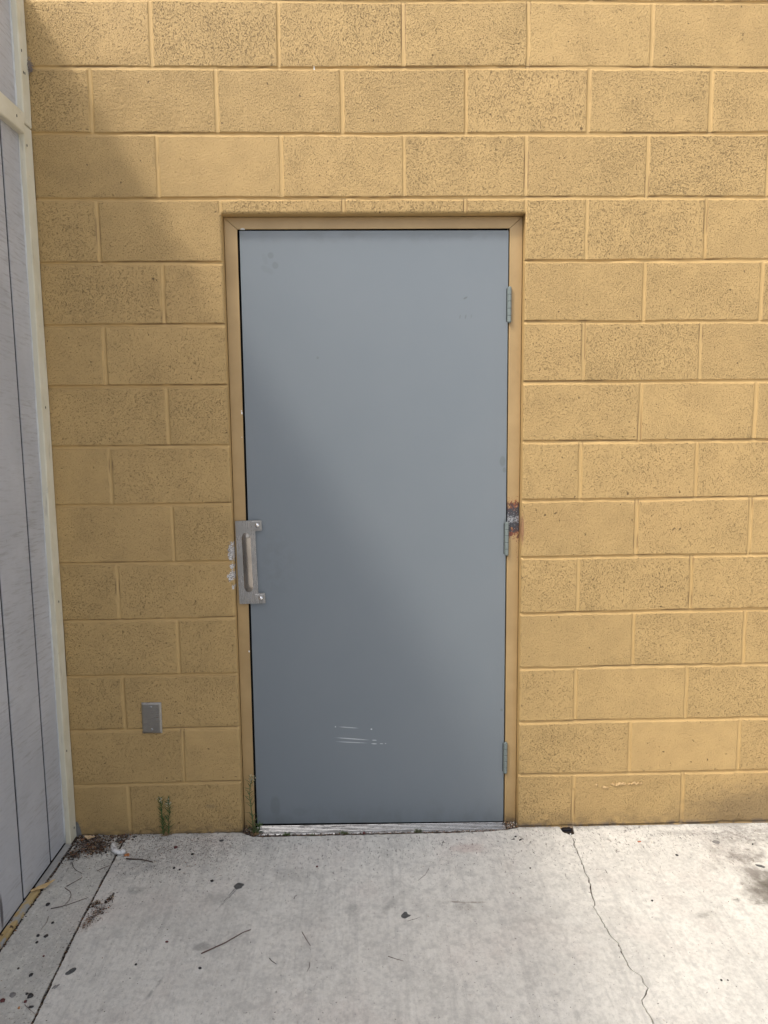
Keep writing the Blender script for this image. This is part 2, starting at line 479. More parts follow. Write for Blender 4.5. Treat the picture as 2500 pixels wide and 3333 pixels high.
def door_mat():
    t = NT('door_paint')
    p = t.pos()
    n = t.noise(p, 3, 4, .55); n2 = t.noise(p, 26, 4, .6); n3 = t.noise(t.map(p, (1, 1, .15)), 30, 3, .5)
    c = t.mix(t.ramp(n, .3, .7), (.165, .189, .209), (.172, .195, .214))
    # patchy darker band below the head
    z = t.sep(p)[2]; x = t.sep(p)[0]
    d = t.math('MULTIPLY', t.ramp(t.math('ADD', z, t.math('MULTIPLY', t.math('SUBTRACT', n2, .5), .07)), 2.10, 2.135), t.ramp(t.noise(p, 7, 3), .35, .6))
    c = t.mix(t.math('MULTIPLY', d, .45), c, (.13, .145, .15))
    # faint sole-shaped prints and rubbed places
    for cc, rr, a, s in (((-.352, 2.062), (.012, .013), .3, .3), ((-.338, 2.030), (.012, .013), .3, .3), ((-.366, 2.015), (.030, .012), -.5, .12), ((-.372, 2.05), (.010, .024), .3, .1),
                         ((.311, 1.918), (.010, .004), .5, .6), ((.293, 1.855), (.003, .008), -.2, .3), ((.312, 1.855), (.003, .009), -.2, .4), ((.332, 1.857), (.003, .008), -.2, .25),
                         ((.445, 1.357), (.012, .022), 0, .4), ((.452, 1.325), (.007, .010), 0, .4), ((.455, 1.13), (.006, .03), 0, .35),
                         ((-.39, .085), (.022, .045), 0, .28), ((-.38, .03), (.06, .03), 0, .15), ((.45, .44), (.006, .006), 0, .4),
                         ((-.20, 1.72), (.005, .005), 0, .35), ((-.445, .97), (.012, .10), 0, .18), ((-.30, .06), (.03, .02), 0, .12)):
        m = t.ramp(t.ell(cc, rr, a, 'XZ', n2, .7), 1.05, .6)
        c = t.mix(t.math('MULTIPLY', m, s), c, (.085, .10, .10))
    bd = t.math('MULTIPLY', t.ramp(t.math('ADD', z, t.math('MULTIPLY', t.math('SUBTRACT', n2, .5), .16)), .11, .0), t.ramp(t.noise(t.map(p, (1, 1, .4)), 16, 4, .6), .35, .65))
    c = t.mix(t.math('MULTIPLY', bd, .30), c, (.11, .12, .115))
    gh = t.math('MULTIPLY', t.ramp(t.ell((-.36, 1.0), (.09, .17), 0, 'XZ', n2, 1.0), 1.1, .3), t.ramp(n2, .40, .62))
    c = t.mix(t.math('MULTIPLY', gh, .16), c, (.10, .105, .105))
    # pale scrapes
    sn = t.noise(t.map(p, (1, 1, 8)), 60, 3, .7)
    for x0, z0, x1, z1, wd, s in ((-.152, .388, -.078, .381, .0014, .36), (-.162, .3465, -.040, .3345, .0016, .45), (-.030, .334, -.010, .333, .0012, .5),
                                  (-.160, .331, -.046, .323, .0013, .40), (-.032, .3205, -.010, .319, .0014, .55), (-.001, .3195, .013, .319, .001, .5),
                                  (-.165, .3885, -.160, .388, .002, .5), (-.034, .3765, -.027, .376, .002, .6), (.018, .320, .024, .320, .0012, .4)):
        cx, cz = (x0 + x1) / 2, (z0 + z1) / 2; L = math.hypot(x1 - x0, z1 - z0) / 2
        a = math.atan2(z1 - z0, x1 - x0)
        m = t.math('MULTIPLY', t.ramp(t.ell((cx, cz), (L * 1.05, wd * 1.5), a, 'XZ', sn, .5), 1.1, .55), t.ramp(sn, .30, .5, .45, 1))
        c = t.mix(t.math('MULTIPLY', m, min(1, s * 1.7)), c, (.60, .63, .64))
    rgh = t.ramp(t.math('ADD', n2, t.math('MULTIPLY', n3, .3)), .3, 1.1, .50, .55)
    return t.set(c, rgh, 0, .5, t.bump(t.math('ADD', t.math('MULTIPLY', t.noise(p, 3, 2), .6), t.math('MULTIPLY', t.noise(t.map(p, (1, 1, .5)), 260, 3), .09)), .0010, 1))
M['door'] = door_mat()
prism_l = [(-.4602, .0165), (.4605, .0040), (.4585, 2.1418), (-.4552, 2.1432)]
bm = bmesh.new(); box(bm, -.4720, -.4612, .0435, .0880, -.015, 2.16); box(bm, -.4600, .4540, .0435, .0880, 2.1445, 2.1600)
gk = d_obj(from_bm('black_gasket', bm, flat('gasket_black', (.004, .004, .004), .95, spec=.1), door))
d_obj(prism('door_leaf', prism_l, .0405, .0835, M['door'], door, .0010))

bm = bmesh.new()
for i in range(8):
    xa = -.459 + i * .1148; z_ = .0165 - .0136 * (xa + .46)
    box(bm, xa, xa + .1146, .0440, .080, z_ - .016, z_ - .0012)
d_obj(from_bm('gap_shade', bm, flat('gap_black', (.006, .006, .006), .9, spec=.2), door))  # black strip added under the leaf as the shade of the bottom gap

# hinges
hm = flat('hinge_paint', (.165, .195, .188), .45, var=.06, vs=80, bmp=.0003)
hs = flat('hinge_slot_or_shadow', (.06, .075, .075), .8)
def hinge(zc, xk, i):
    h = .0585; bm = bmesh.new()
    segs = [-.0585, -.0365, -.0120, .0120, .0345, .0585]
    cy = .0330
    for a, b in zip(segs[:-1], segs[1:]):
        r = bmesh.ops.create_cone(bm, cap_ends=True, segments=20, radius1=.0070, radius2=.0070, depth=(b - a) - .0018)
        bmesh.ops.translate(bm, verts=r['verts'], vec=(xk, cy, zc + (a + b) / 2))
        es = [e for e in {e for v in r['verts'] for e in v.link_edges} if abs(e.verts[0].co.z - e.verts[1].co.z) < 1e-5]
        bmesh.ops.bevel(bm, geom=es, offset=.0006, segments=1, affect='EDGES')
    for s in (-1, 1):
        r = bmesh.ops.create_cone(bm, cap_ends=True, segments=16, radius1=.0058, radius2=.0040, depth=.0026)
        if s < 0: bmesh.ops.rotate(bm, verts=r['verts'], cent=(0, 0, 0), matrix=Matrix.Rotation(math.pi, 3, 'X'))
        bmesh.ops.translate(bm, verts=r['verts'], vec=(xk, cy, zc + s * (h + .0013)))
    # leaf turned into the gap
    box(bm, xk - .0075, xk - .0050, .0335, .050, zc - h + .004, zc + h - .004)
    o = d_obj(from_bm('hinge', bm, hm, door, True))
    o.data.polygons.foreach_set('use_smooth', [False] * len(o.data.polygons))
    # pin seen dark in the slots
    bm = bmesh.new()
    r = bmesh.ops.create_cone(bm, cap_ends=True, segments=16, radius1=.0064, radius2=.0064, depth=2 * h - .004)
    bmesh.ops.translate(bm, verts=r['verts'], vec=(xk, cy, zc))
    p = from_bm('hinge_pin', bm, hs, o)
    # narrow near-black strip laid on the leaf as the shadow beside the knuckle
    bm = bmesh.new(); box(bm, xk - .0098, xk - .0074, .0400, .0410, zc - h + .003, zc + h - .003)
    from_bm('hinge_slot_or_shadow', bm, flat('slot_shadow', (.01, .012, .012), .95), o)
hinge(1.8933, .4625, 0); hinge(1.0791, .4615, 1); hinge(.2577, .4650, 2)

# latch guard
def brushed(name, c, rough, stretch=(1, 1, .03), sc=900):
    t = NT(name)
    p = t.pos()
    n = t.noise(t.map(p, stretch), sc, 2, .6)
    n2 = t.noise(p, 14, 2, .5)
    cc = t.mix(t.ramp(n2, .35, .7), c, tuple(x * .78 for x in c))
    return t.set(cc, t.ramp(t.math('ADD', t.math('MULTIPLY', n, .5), t.math('MULTIPLY', n2, .5)), .3, .7, rough - .06, rough + .10), 1.0, .5, t.bump(n, .00008))
steel = brushed('brushed_steel', (.46, .45, .44), .26)
steel2 = brushed('plate_steel', (.44, .42, .39), .30, (.03, 1, 1))
alu = flat('worn_aluminium', (.74, .73, .71), .34, 1.0, var=.14, vs=90)

def guard():
    bm = bmesh.new()
    # outline (x right, z up), in door plane; small corner radii
    def arc(cx, cz, r, a0, a1, n=4):
        return [(cx + r * math.cos(R(a0 + (a1 - a0) * i / n)), cz + r * math.sin(R(a0 + (a1 - a0) * i / n))) for i in range(n + 1)]
    r = .004
    L, Rt, Tb, Tp, TB = -.040, .029, -.1500, .1500, .0530
    out = []
    out += arc(L + r, Tp - r, r, 90, 180)
    out += arc(L + r, Tb + r, r, 180, 270)
    out += arc(TB - r, Tb + r, r, 270, 360)
    out += arc(TB - r, Tb + .038 - r, r, 0, 90)
    out += arc(Rt + .003, Tb + .038 + .003, .003, 270, 180, 2)
    out += arc(Rt + .003, Tp - .038 - .003, .003, 180, 90, 2)
    out += arc(TB - r, Tp - .038 + r, r, -90, 0)
    out += arc(TB - r, Tp - r, r, 0, 90)
    a = [bm.verts.new((x, 0, z)) for x, z in out]
    f = bm.faces.new(a)
    ex = bmesh.ops.extrude_face_region(bm, geom=[f])
    bmesh.ops.translate(bm, verts=[v for v in ex['geom'] if isinstance(v, bmesh.types.BMVert)], vec=(0, -.003, 0))
    bmesh.ops.recalc_face_normals(bm, faces=bm.faces)
    es = [e for e in bm.edges if abs(e.verts[0].co.y - e.verts[1].co.y) < 1e-6]
    bmesh.ops.bevel(bm, geom=es, offset=.0007, segments=2, affect='EDGES')
    return bm
tilt = Matrix.Rotation(R(-1.0), 4, 'Y')
# plate
GM = Matrix.Translation((-.4590, .0335, 1.0075)) @ Matrix.Rotation(R(-1.15) * -1, 4, 'Y').inverted() @ Matrix.Diagonal((1, 1, 1, 1))
def place(o, m): o.data.transform(m); return d_obj(o)
lg = place(from_bm('latch_guard', guard(), steel, door), GM)
# pressed ridge: tall half-capsule with tapered ends
vs, fs = [], []
N, Mm = 44, 20
for i in range(N + 1):
    t = i / N; z = -.108 + .216 * t
    e = min(t, 1 - t) * N / 4.0
    rise = min(1, e) ; rise = rise * rise * (3 - 2 * rise)
    w = .0105 + .0055 * rise
    for k in range(Mm + 1):
        u = -1 + 2 * k / Mm
        hgt = (math.cos(u * math.pi / 2) ** .9) * .0036 * rise
        vs.append((-.004 + u * w, -.00285 - hgt, z))
for i in range(N):
    for k in range(Mm):
        a = i * (Mm + 1) + k; fs.append((a, a + 1, a + Mm + 2, a + Mm + 1))
ro = obj('pressed_ridge', vs, fs, brushed('ridge_steel', (.30, .27, .24), .20), lg, True); ro.data.transform(GM)
for s in (-1, 1):
    zc = s * .1315
    bm = bmesh.new(); box(bm, .0155, .0500, -.0062, -.0028, zc - .0145, zc + .0150, .0012)
    o = from_bm('backing_tab', bm, steel, lg); o.data.transform(GM)
    # carriage bolt with domed head
    bm = bmesh.new(); bmesh.ops.create_uvsphere(bm, u_segments=20, v_segments=12, radius=.0082)
    for v in bm.verts: v.co = Vector((v.co.x + .0375, min(0, v.co.y * .80) - .006, v.co.z + zc + .001))
    o = from_bm('bolt', bm, flat('bolt_steel', (.72, .71, .70), .18, 1.0), lg, True); o.data.transform(GM)

# threshold: ribbed aluminium saddle
def thr():
    vs, fs = [], []
    prof = [(.10, -.0005), (.052, -.0005), (.049, .0010)]
    y = .047
    while y > .004:
        prof += [(y, .0006), (y - .0012, .0024), (y - .0030, .0027), (y - .0055, .0022), (y - .0075, .0004)]; y -= .0095
    prof += [(.0005, .0004), (-.001, .0022), (-.004, .0016), (-.009, -.0012), (-.0125, -.0050), (-.013, -.012)]
    xs = np.linspace(-.4600, .4625, 60)
    for x in xs:
        z0 = .0015 - .0085 * x
        for (yy, zz) in prof: vs.append((x, yy, z0 + zz + (random.random() - .5) * .00004))
    m = len(prof)
    for i in range(len(xs) - 1):
        for k in range(m - 1): fs.append((i * m + k, (i + 1) * m + k, (i + 1) * m + k + 1, i * m + k + 1))
    return vs, fs
tm = NT('threshold_aluminium'); pp = tm.pos()
tn = tm.noise(tm.map(pp, (.25, 1, 1)), 60, 5, .7)
tc = tm.mix(tm.ramp(tn, .45, .68), (.38, .37, .355), (.20, .19, .18))
tc = tm.mix(tm.ramp(tm.noise(pp, 140, 3, .6), .64, .70), tc, (.10, .09, .08))
M['thr'] = tm.set(tc, tm.ramp(tn, .4, .7, .22, .42), 1.0, .5, tm.bump(tn, .0002))
v_, f_ = thr(); d_obj(obj('threshold', v_, f_, M['thr'], door))
# paint chips and a bent tab on the frame
for x, z, r in ((-.4665, 1.533, .0038), (-.4675, 1.541, .002), (-.4685, .680, .0028), (-.4690, 1.45, .0012)):
    bm = bmesh.new(); bmesh.ops.create_icosphere(bm, subdivisions=1, radius=r)
    for v in bm.verts: v.co = Vector((x + v.co.x * (.7 + .5 * random.random()), FY - .0002 + v.co.y * .12, z + v.co.z * (1.1 + .6 * random.random())))
    d_obj(from_bm('paint_chip', bm, flat('bare_white', (.75, .75, .74), .5), door))
bm = bmesh.new(); bmesh.ops.create_uvsphere(bm, u_segments=16, v_segments=8, radius=.0085)
for v in bm.verts: v.co = Vector((-.4440 + v.co.x, .0385 + v.co.y * .35, 2.1468 + max(-.001, v.co.z * .55)))
d_obj(from_bm('silencer_tab', bm, flat('tab_metal', (.55, .55, .52), .35, .6), door, True))

# ------------------------------------------------------------------ blank electrical cover
pl = thing('cover_plate', 'blank stainless outlet cover on the block wall left of the door', 'wall plate', (-.8165, 0, .4535))
bm = bmesh.new()
def rectv(hx, hz, y): return [bm.verts.new((x, y, z)) for x, z in ((-hx, -hz), (hx, -hz), (hx, hz), (-hx, hz))]
a = rectv(.0352, .0575, -.0005); b = rectv(.0352, .0575, -.0030); c = rectv(.0290, .0512, -.0068)
for p_, q_ in ((a, b), (b, c)):
    for i in range(4): bm.faces.new((p_[i], p_[(i + 1) % 4], q_[(i + 1) % 4], q_[i]))
bm.faces.new(c); bmesh.ops.recalc_face_normals(bm, faces=bm.faces)
bmesh.ops.bevel(bm, geom=list(bm.edges), offset=.0008, segments=2, affect='EDGES')
o = from_bm('plate', bm, steel2, pl)
for zc in (.0415, -.0415):
    bm = bmesh.new()
    r = bmesh.ops.create_cone(bm, cap_ends=True, segments=18, radius1=.0040, radius2=.0030, depth=.0012)
    bmesh.ops.rotate(bm, verts=r['verts'], cent=(0, 0, 0), matrix=Matrix.Rotation(R(90), 3, 'X'))
    bmesh.ops.translate(bm, verts=r['verts'], vec=(-.001, -.0074, zc))
    s = from_bm('screw', bm, flat('screw_steel', (.6, .6, .58), .25, 1.0), pl)
    bm = bmesh.new(); box(bm, -.0035, .0035, -.0083, -.0079, -.0005, .0005)
    so = from_bm('screw_slot', bm, hs, s); so.data.transform(Matrix.Rotation(R(35), 4, 'Y')); so.data.transform(Matrix.Translation((-.001, 0, zc)))
pl.rotation_euler = (0, R(.4), 0)

# ------------------------------------------------------------------ siding wall on the left
sid = thing('siding_wall', 'grey grooved plywood siding wall with cream trim meeting the block wall', 'wall', (-1.128, 0, 0))
def s_obj(o): o.matrix_parent_inverse = Matrix.Translation((1.128, 0, 0)); return o
def siding_mat():
    t = NT('siding_paint')
    p = t.pos()
    rot = t.map(p, (1, 1, 1), rot=(R(4), 0, 0))
    saw = t.noise(t.map(rot, (1, 1.3, 15)), 8, 5, .68)
    saw2 = t.noise(t.map(rot, (1, 2.4, 30)), 14, 4, .7)
    big = t.noise(p, 3.2, 4, .6)
    c = t.mix(t.ramp(big, .35, .65), (.44, .445, .465), (.51, .512, .53))
    m = t.math('MULTIPLY', t.ramp(saw, .48, .66), t.ramp(t.noise(t.map(p, (1, 1, 1.6)), 5, 3), .30, .62))
    c = t.mix(t.math('MULTIPLY', m, .52), c, (.27, .25, .24))
    c = t.mix(t.math('MULTIPLY', t.ramp(saw2, .56, .70), .34), c, (.27, .255, .25))
    kn = t.noise(t.map(p, (1, 1, .35)), 24, 3, .6)
    c = t.mix(t.math('MULTIPLY', t.ramp(kn, .74, .78), .7), c, (.10, .095, .10))
    # black scuff low on the wall
    pz = t.sep(p)
    dy = t.math('DIVIDE', t.math('SUBTRACT', pz[1], -.512), .010); dz = t.math('DIVIDE', t.math('SUBTRACT', pz[2], .075), .065)
    d = t.math('ADD', t.math('SQRT', t.math('ADD', t.math('MULTIPLY', dy, dy), t.math('MULTIPLY', dz, dz))), t.math('MULTIPLY', t.math('SUBTRACT', saw2, .5), .8))
    c = t.mix(t.math('MULTIPLY', t.ramp(d, 1.1, .5), .85), c, (.06, .055, .06))
    groove_shade = t.ramp(t.sep(p)[0], -1.1295, -1.1315)  # groove shadow painted into the colour of the groove floors
    c = t.mix(groove_shade, c, (.055, .052, .055))
    h = t.math('ADD', t.math('MULTIPLY', saw, .6), t.math('MULTIPLY', saw2, .5))
    return t.set(c, .6, 0, .35, t.bump(h, .0020))
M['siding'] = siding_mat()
SX = -1.128; HT = 2.862
bm = bmesh.new()
# profile along y with grooves every 8 in.
ys = [0.02]
grooves = [-.178 - .2006 * k for k in range(24)]
prof = [(.02, 0)]
for gy in grooves:
    prof += [(gy + .0062, 0), (gy + .0052, -.0085), (gy - .0052, -.0085), (gy - .0062, 0)]
prof += [(-5.0, 0)]
def sheet(z0, z1, nz):
    vs, fs = [], []
    for i in range(nz + 1):
        z = z0 + (z1 - z0) * i / nz
        for (y, d) in prof: vs.append((SX + d, y, z))
    m = len(prof)
    for i in range(nz):
        for k in range(m - 1): fs.append((i * m + k, i * m + k + 1, (i + 1) * m + k + 1, (i + 1) * m + k))
    # bottom and back
    return vs, fs
def panel(z0, z1):
    vs, fs = sheet(z0, z1, 8); m = len(prof); n0 = len(vs)
    for (z) in (z0, z1):
        for (y, d) in prof: vs.append((SX - .0155, y, z))
    for k in range(m - 1):
        fs.append((k, n0 + k, n0 + k + 1, k + 1))
        t0 = 8 * m
        fs.append((t0 + k + 1, n0 + m + k + 1, n0 + m + k, t0 + k))
        fs.append((n0 + k, n0 + m + k, n0 + m + k + 1, n0 + k + 1))
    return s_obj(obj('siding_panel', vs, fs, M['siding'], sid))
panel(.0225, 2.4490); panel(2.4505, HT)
bm = bmesh.new(); box(bm, SX - .14, SX - .016, -4.99, .018, .03, HT - .002)
s_obj(from_bm('wall_framing', bm, flat('framing_lumber', (.30, .22, .14), .9), sid))
bm = bmesh.new(); box(bm, SX - .012, SX - .0092, -4.98, .01, .004, .05)
s_obj(from_bm('building_paper', bm, flat('tar_paper', (.012, .012, .014), .8), sid))
bm = bmesh.new(); box(bm, SX - .16, SX + .008, -5.01, .0, HT + .001, HT + .035, .003)
s_obj(from_bm('cap_board', bm, flat('cap_paint', (.60, .56, .45), .6, var=.08, vs=20), sid))

def trim_mat():
    t = NT('cream_trim')
    p = t.pos()
    n = t.noise(t.map(p, (1, 1, .12)), 60, 4, .6); b = t.noise(p, 12, 4, .6)
    c = t.mix(t.ramp(b, .3, .7), (.64, .595, .45), (.70, .66, .53))
    # side facing the camera keeps its older grey-green coat
    s = t.sep(p)
    m = t.ramp(t.math('ADD', s[0], t.math('MULTIPLY', t.math('SUBTRACT', b, .5), .006)), -1.1100, -1.1125)
    c = t.mix(m, c, (.60, .56, .44))
    c = t.mix(t.math('MULTIPLY', t.ramp(n, .60, .74), .5), c, (.33, .30, .25))
    c = t.mix(t.math('MULTIPLY', t.ramp(t.noise(p, 40, 4, .7), .64, .72), .4), c, (.38, .36, .33))
    return t.set(c, .55, 0, .4, t.bump(t.math('ADD', n, t.math('MULTIPLY', t.noise(p, 50, 3), .6)), .0012))
M['trim'] = trim_mat()
def board(name, x0, x1, y0, y1, z0, z1, mat, par, along='z', n=24, amp=.0012):
    """a board whose arrises waver a little"""
    bm = bmesh.new(); box(bm, x0, x1, y0, y1, z0, z1)
    ax = {'x': 0, 'y': 1, 'z': 2}[along]
    es = [e for e in bm.edges if abs((e.verts[0].co - e.verts[1].co)[ax]) > 1e-4]
    bmesh.ops.subdivide_edges(bm, edges=es, cuts=n, use_grid_fill=True)
    for v in bm.verts:
        t = v.co[ax] * 5
        s = (v.co.x > (x0 + x1) / 2) * 3.1 + (v.co.y > (y0 + y1) / 2) * 7.7
        if ax != 0: v.co.x += (float(vnoise(np.array(t), np.array(s), 101)) - .5) * amp * 2
        if ax != 1: v.co.y += (float(vnoise(np.array(t), np.array(s), 102)) - .5) * amp * 2
        if ax != 2: v.co.z += (float(vnoise(np.array(t), np.array(s), 103)) - .5) * amp * 2
    es = [e for e in bm.edges if len(e.link_faces) == 2 and e.link_faces[0].normal.angle(e.link_faces[1].normal, 0) > 1.0]
    bmesh.ops.bevel(bm, geom=es, offset=.0016, segments=2, affect='EDGES')
    return s_obj(from_bm(name, bm, mat, par))
board('corner_trim', SX + .0002, -1.108, -.060, -.0045, .0120, 2.4480, M['trim'], sid)
board('corner_trim', SX + .0002, -1.1065, -.0575, -.0045, 2.4515, HT - .002, M['trim'], sid, n=8)
board('batten', SX + .0003, -1.104, -4.95, -.0615, 2.4150, 2.4790, M['trim'], sid, along='y', n=60)
# caulk bead between trim and siding
cm = flat('caulk', (.56, .56, .54), .5, var=.08, vs=30)
pts = []; rad = []
for i in range(60):
    z = .02 + (2.39) * i / 59
    pts.append((SX + .0015, -.0618 - .001 * math.sin(i * 1.7), z)); rad.append(.0014 + .0016 * max(0, math.sin(i * .37 + 1)) + .0006 * random.random())
v_, f_ = tube(pts, rad, 8); s_obj(obj('caulk_bead', v_, f_, cm, sid, True))
pts = []; rad = []
for i in range(14):
    z = 2.485 + .37 * i / 13
    pts.append((SX + .0015, -.0600, z)); rad.append(.0028 + .0015 * random.random())
v_, f_ = tube(pts, rad, 8); s_obj(obj('caulk_bead', v_, f_, cm, sid, True))
# nail holes and heads
nm = flat('nail_hole', (.03, .025, .02), .9)
for y, z in ((-.048, 2.67), (-.044, 2.607), (-.034, 2.608), (-.118, 2.448), (-.050, 2.385), (-.038, 1.557), (-.033, .892), (-.047, .357), (-.027, .057)):
    bm = bmesh.new()
    r = bmesh.ops.create_cone(bm, cap_ends=True, segments=10, radius1=.0022, radius2=.0022, depth=.0008)
    bmesh.ops.rotate(bm, verts=r['verts'], cent=(0, 0, 0), matrix=Matrix.Rotation(R(90), 3, 'Y'))
    xx = -1.1038 if y < -.1 else (-1.1064 if z > 2.46 else -1.1078)
    for v in bm.verts: v.co = Vector((v.co.x + xx + .0014, v.co.y + y, v.co.z * 2.0 + z))
    s_obj(from_bm('nail', bm, nm, sid))
# strip at the foot of the siding
curbm = flat('curb_mortar', (.36, .35, .33), .9, var=.12, vs=30, bmp=.001)
bm = bmesh.new(); box(bm, -1.1275, -1.1040, -.305, -.062, -.02, .0165, .002)
s_obj(from_bm('base_mortar', bm, curbm, sid))
def wood_mat():
    t = NT('raw_strip'); p = t.pos()
    n = t.noise(t.map(p, (1, .15, 1)), 70, 4, .6); b = t.noise(t.map(p, (1, .6, 1)), 22, 4, .6)
    c = t.mix(t.ramp(n, .3, .7), (.42, .30, .13), (.52, .39, .19))
    c = t.mix(t.ramp(b, .50, .60), c, (.36, .36, .35))
    c = t.mix(t.ramp(b, .66, .70), c, (.60, .58, .54))
    c = t.mix(t.ramp(t.noise(p, 60, 4), .62, .68), c, (.08, .05, .03))
    return t.set(c, .7, 0, .3, t.bump(n, .0015))
board('base_strip', -1.1240, -1.1010, -4.95, -.325, -.01, .0215, wood_mat(), sid, along='y', n=60, amp=.002)

# ------------------------------------------------------------------ pavement
def concrete(name, agg):
    t = NT(name)
    p = t.pos()
    s = t.sep(p)
    broom = t.noise(t.map(p, (1, .07, 1), rot=(0, 0, R(2))), 120, 3, .6)
    broom2 = t.noise(t.map(p, (1, .06, 1), rot=(0, 0, R(-4))), 46, 5, .65)
    blot = t.noise(p, 5.5, 5, .6, .4); blot2 = t.noise(p, 24, 5, .65); grain = t.noise(p, 420, 3, .7)
    lite, dark = ((.70, .675, .615), (.605, .585, .535)) if not agg else ((.60, .585, .525), (.49, .475, .43))
    c = t.mix(t.ramp(blot, .35, .68), lite, dark)
    c = t.mix(t.math('MULTIPLY', t.ramp(blot2, .45, .70), .45), c, (.40, .385, .36))
    c = t.mix(t.math('MULTIPLY', t.ramp(t.noise(t.map(p, loc=(3, 7, 0)), 30, 4, .6), .55, .72), .35), c, (.72, .70, .65))
    c = t.mix(t.math('MULTIPLY', t.ramp(broom2, .50, .70), .34), c, (.36, .35, .33))
    pink = t.ramp(t.noise(t.map(p, loc=(5, 2, 0)), 4, 3), .5, .7)
    c = t.mix(t.math('MULTIPLY', pink, .22), c, (.60, .51, .46))
    c = t.mix(t.math('MULTIPLY', t.ramp(grain, .35, .75), .22), c, (.22, .21, .2))
    mot = t.noise(t.map(p, (1, .8, 1), loc=(1, 8, 0)), 85, 4, .62)
    c = t.mix(t.math('MULTIPLY', t.ramp(mot, .48, .66), .34), c, (.36, .35, .33))
    c = t.mix(t.math('MULTIPLY', t.ramp(mot, .46, .34), .30), c, (.76, .74, .69))
    # fine cracks/flecks drawn by the broom near the wall
    fl = t.noise(t.map(p, (1, .38, 1)), 190, 4, .65, .8)
    near = t.ramp(s[1], -.50, -.04)
    thr = t.math('SUBTRACT', .685, t.math('MULTIPLY', near, .085))
    flm = t.ramp(fl, thr, t.math('ADD', thr, .03))
    c = t.mix(t.math('MULTIPLY', flm, .8), c, (.10, .09, .08))
    if agg:
        ag = t.voro(p, 210); c = t.mix(t.math('MULTIPLY', t.ramp(ag, .28, .12), .55), c, (.60, .58, .52))
        ad = t.noise(p, 150, 3, .6); c = t.mix(t.math('MULTIPLY', t.ramp(ad, .60, .68), .7), c, (.13, .12, .10))
    w = t.noise(p, 30, 5, .65); w1 = t.noise(t.map(p, loc=(9, 1, 0)), 11, 4, .6)
    if not agg:
        brk = t.ramp(t.noise(t.map(p, loc=(2, 4, 0)), 46, 5, .7), .34, .58)
        halo = t.math('MULTIPLY', t.ramp(t.ell((1.24, -.28), (.16, .25), .1, 'XY', w, .8), 1.1, .3), t.ramp(t.noise(t.map(p, (1, .7, 1), loc=(6, 3, 0)), 15, 5, .62), .46, .62))
        c = t.mix(t.math('MULTIPLY', halo, .75), c, (.19, .17, .15))
        # oil-dark patch and its halo at the right edge of the bay
        for cc, rr, a, am, colr, wm in (((1.300, -.385), (.150, .095), .25, .92, (.105, .090, .072), .45), ((1.180, -.450), (.055, .020), .1, .60, (.15, .135, .115), 1.0),
                                        ((1.24, -.20), (.07, .05), -.6, .50, (.20, .18, .16), 1.3), ((1.33, -.08), (.17, .075), 0, .60, (.21, .19, .17), 1.2), ((1.10, -.06), (.12, .022), 0, .45, (.22, .20, .18), 1.3),
                                        ((1.104, -.439), (.013, .016), -.9, .65, (.15, .145, .13), .8), ((.975, -.505), (.030, .016), .3, .50, (.19, .18, .16), 1.4), ((1.21, -.29), (.05, .04), 0, .40, (.22, .20, .18), 1.3),
                                        ((.225, -.420), (.028, .005), -.1, .70, (.17, .135, .105), 1.2), ((.290, -.424), (.045, .006), .0, .65, (.19, .16, .12), 1.4), ((.250, -.445), (.035, .022), 0, .38, (.24, .20, .17), 1.4), ((.02, -.43), (.05, .014), .9, .35, (.17, .165, .155), 1.2),
                                        ((-.54, -.375), (.07, .030), -.3, .35, (.22, .21, .195), 1.6), ((-.84, -.19), (.09, .06), 0, .28, (.17, .175, .185), 1.3), ((-.80, -.33), (.03, .02), 0, .45, (.19, .19, .18), 1.2),
                                        ((-.70, -.13), (.18, .09), 0, .22, (.20, .19, .185), 1.5), ((-.885, -.455), (.020, .045), -.45, .60, (.16, .115, .085), 1.8),
                                        ((-.30, -.26), (.07, .05), 0, .25, (.24, .225, .21), 1.3), ((-.525, -.595), (.026, .020), 0, .55, (.19, .18, .17), 1.3), ((-.10, -.45), (.03, .03), 0, .3, (.2, .2, .19), 1.3),
                                        ((-.617, -.745), (.006, .045), -.28, .60, (.15, .15, .14), 1.2), ((-.64, -.81), (.010, .010), 0, .55, (.15, .15, .14), 1.2), ((.72, -.50), (.05, .05), 0, .22, (.26, .24, .22), 1.5), ((.45, -.55), (.10, .07), 0, .20, (.26, .24, .22), 1.5)):
            m = t.ramp(t.ell(cc, rr, a, 'XY', w, wm * 1.5), 1.25, .40)
            if am < .8: m = t.math('MULTIPLY', m, brk)
            c = t.mix(t.math('MULTIPLY', m, am), c, colr)
        m = t.ramp(t.ell((.30, -.13), (.07, .035), 0, 'XY', w, 1.2), 1.1, .4)
        c = t.mix(t.math('MULTIPLY', m, .25), c, (.42, .25, .22))
    # dirt gathered along the foot of the wall
    dm = t.math('MULTIPLY', t.ramp(t.math('ADD', s[1], t.math('MULTIPLY', t.math('SUBTRACT', w, .5), .05)), -.030, -.004), t.ramp(w1, .35, .55))
    c = t.mix(t.math('MULTIPLY', dm, .55), c, (.16, .14, .12))
    h = t.math('ADD', t.math('MULTIPLY', broom, .5), t.math('ADD', t.math('MULTIPLY', broom2, .5), t.math('MULTIPLY', blot2, .9)))
    h = t.math('ADD', h, t.math('MULTIPLY', grain, .30)); h = t.math('SUBTRACT', h, t.math('MULTIPLY', mot, .5)); h = t.math('SUBTRACT', h, t.math('MULTIPLY', flm, .5))
    return t.set(c, .78, 0, .3, t.bump(h, .0026))
M['conc'] = concrete('broomed_concrete', False)
M['agg'] = concrete('weathered_concrete', True)

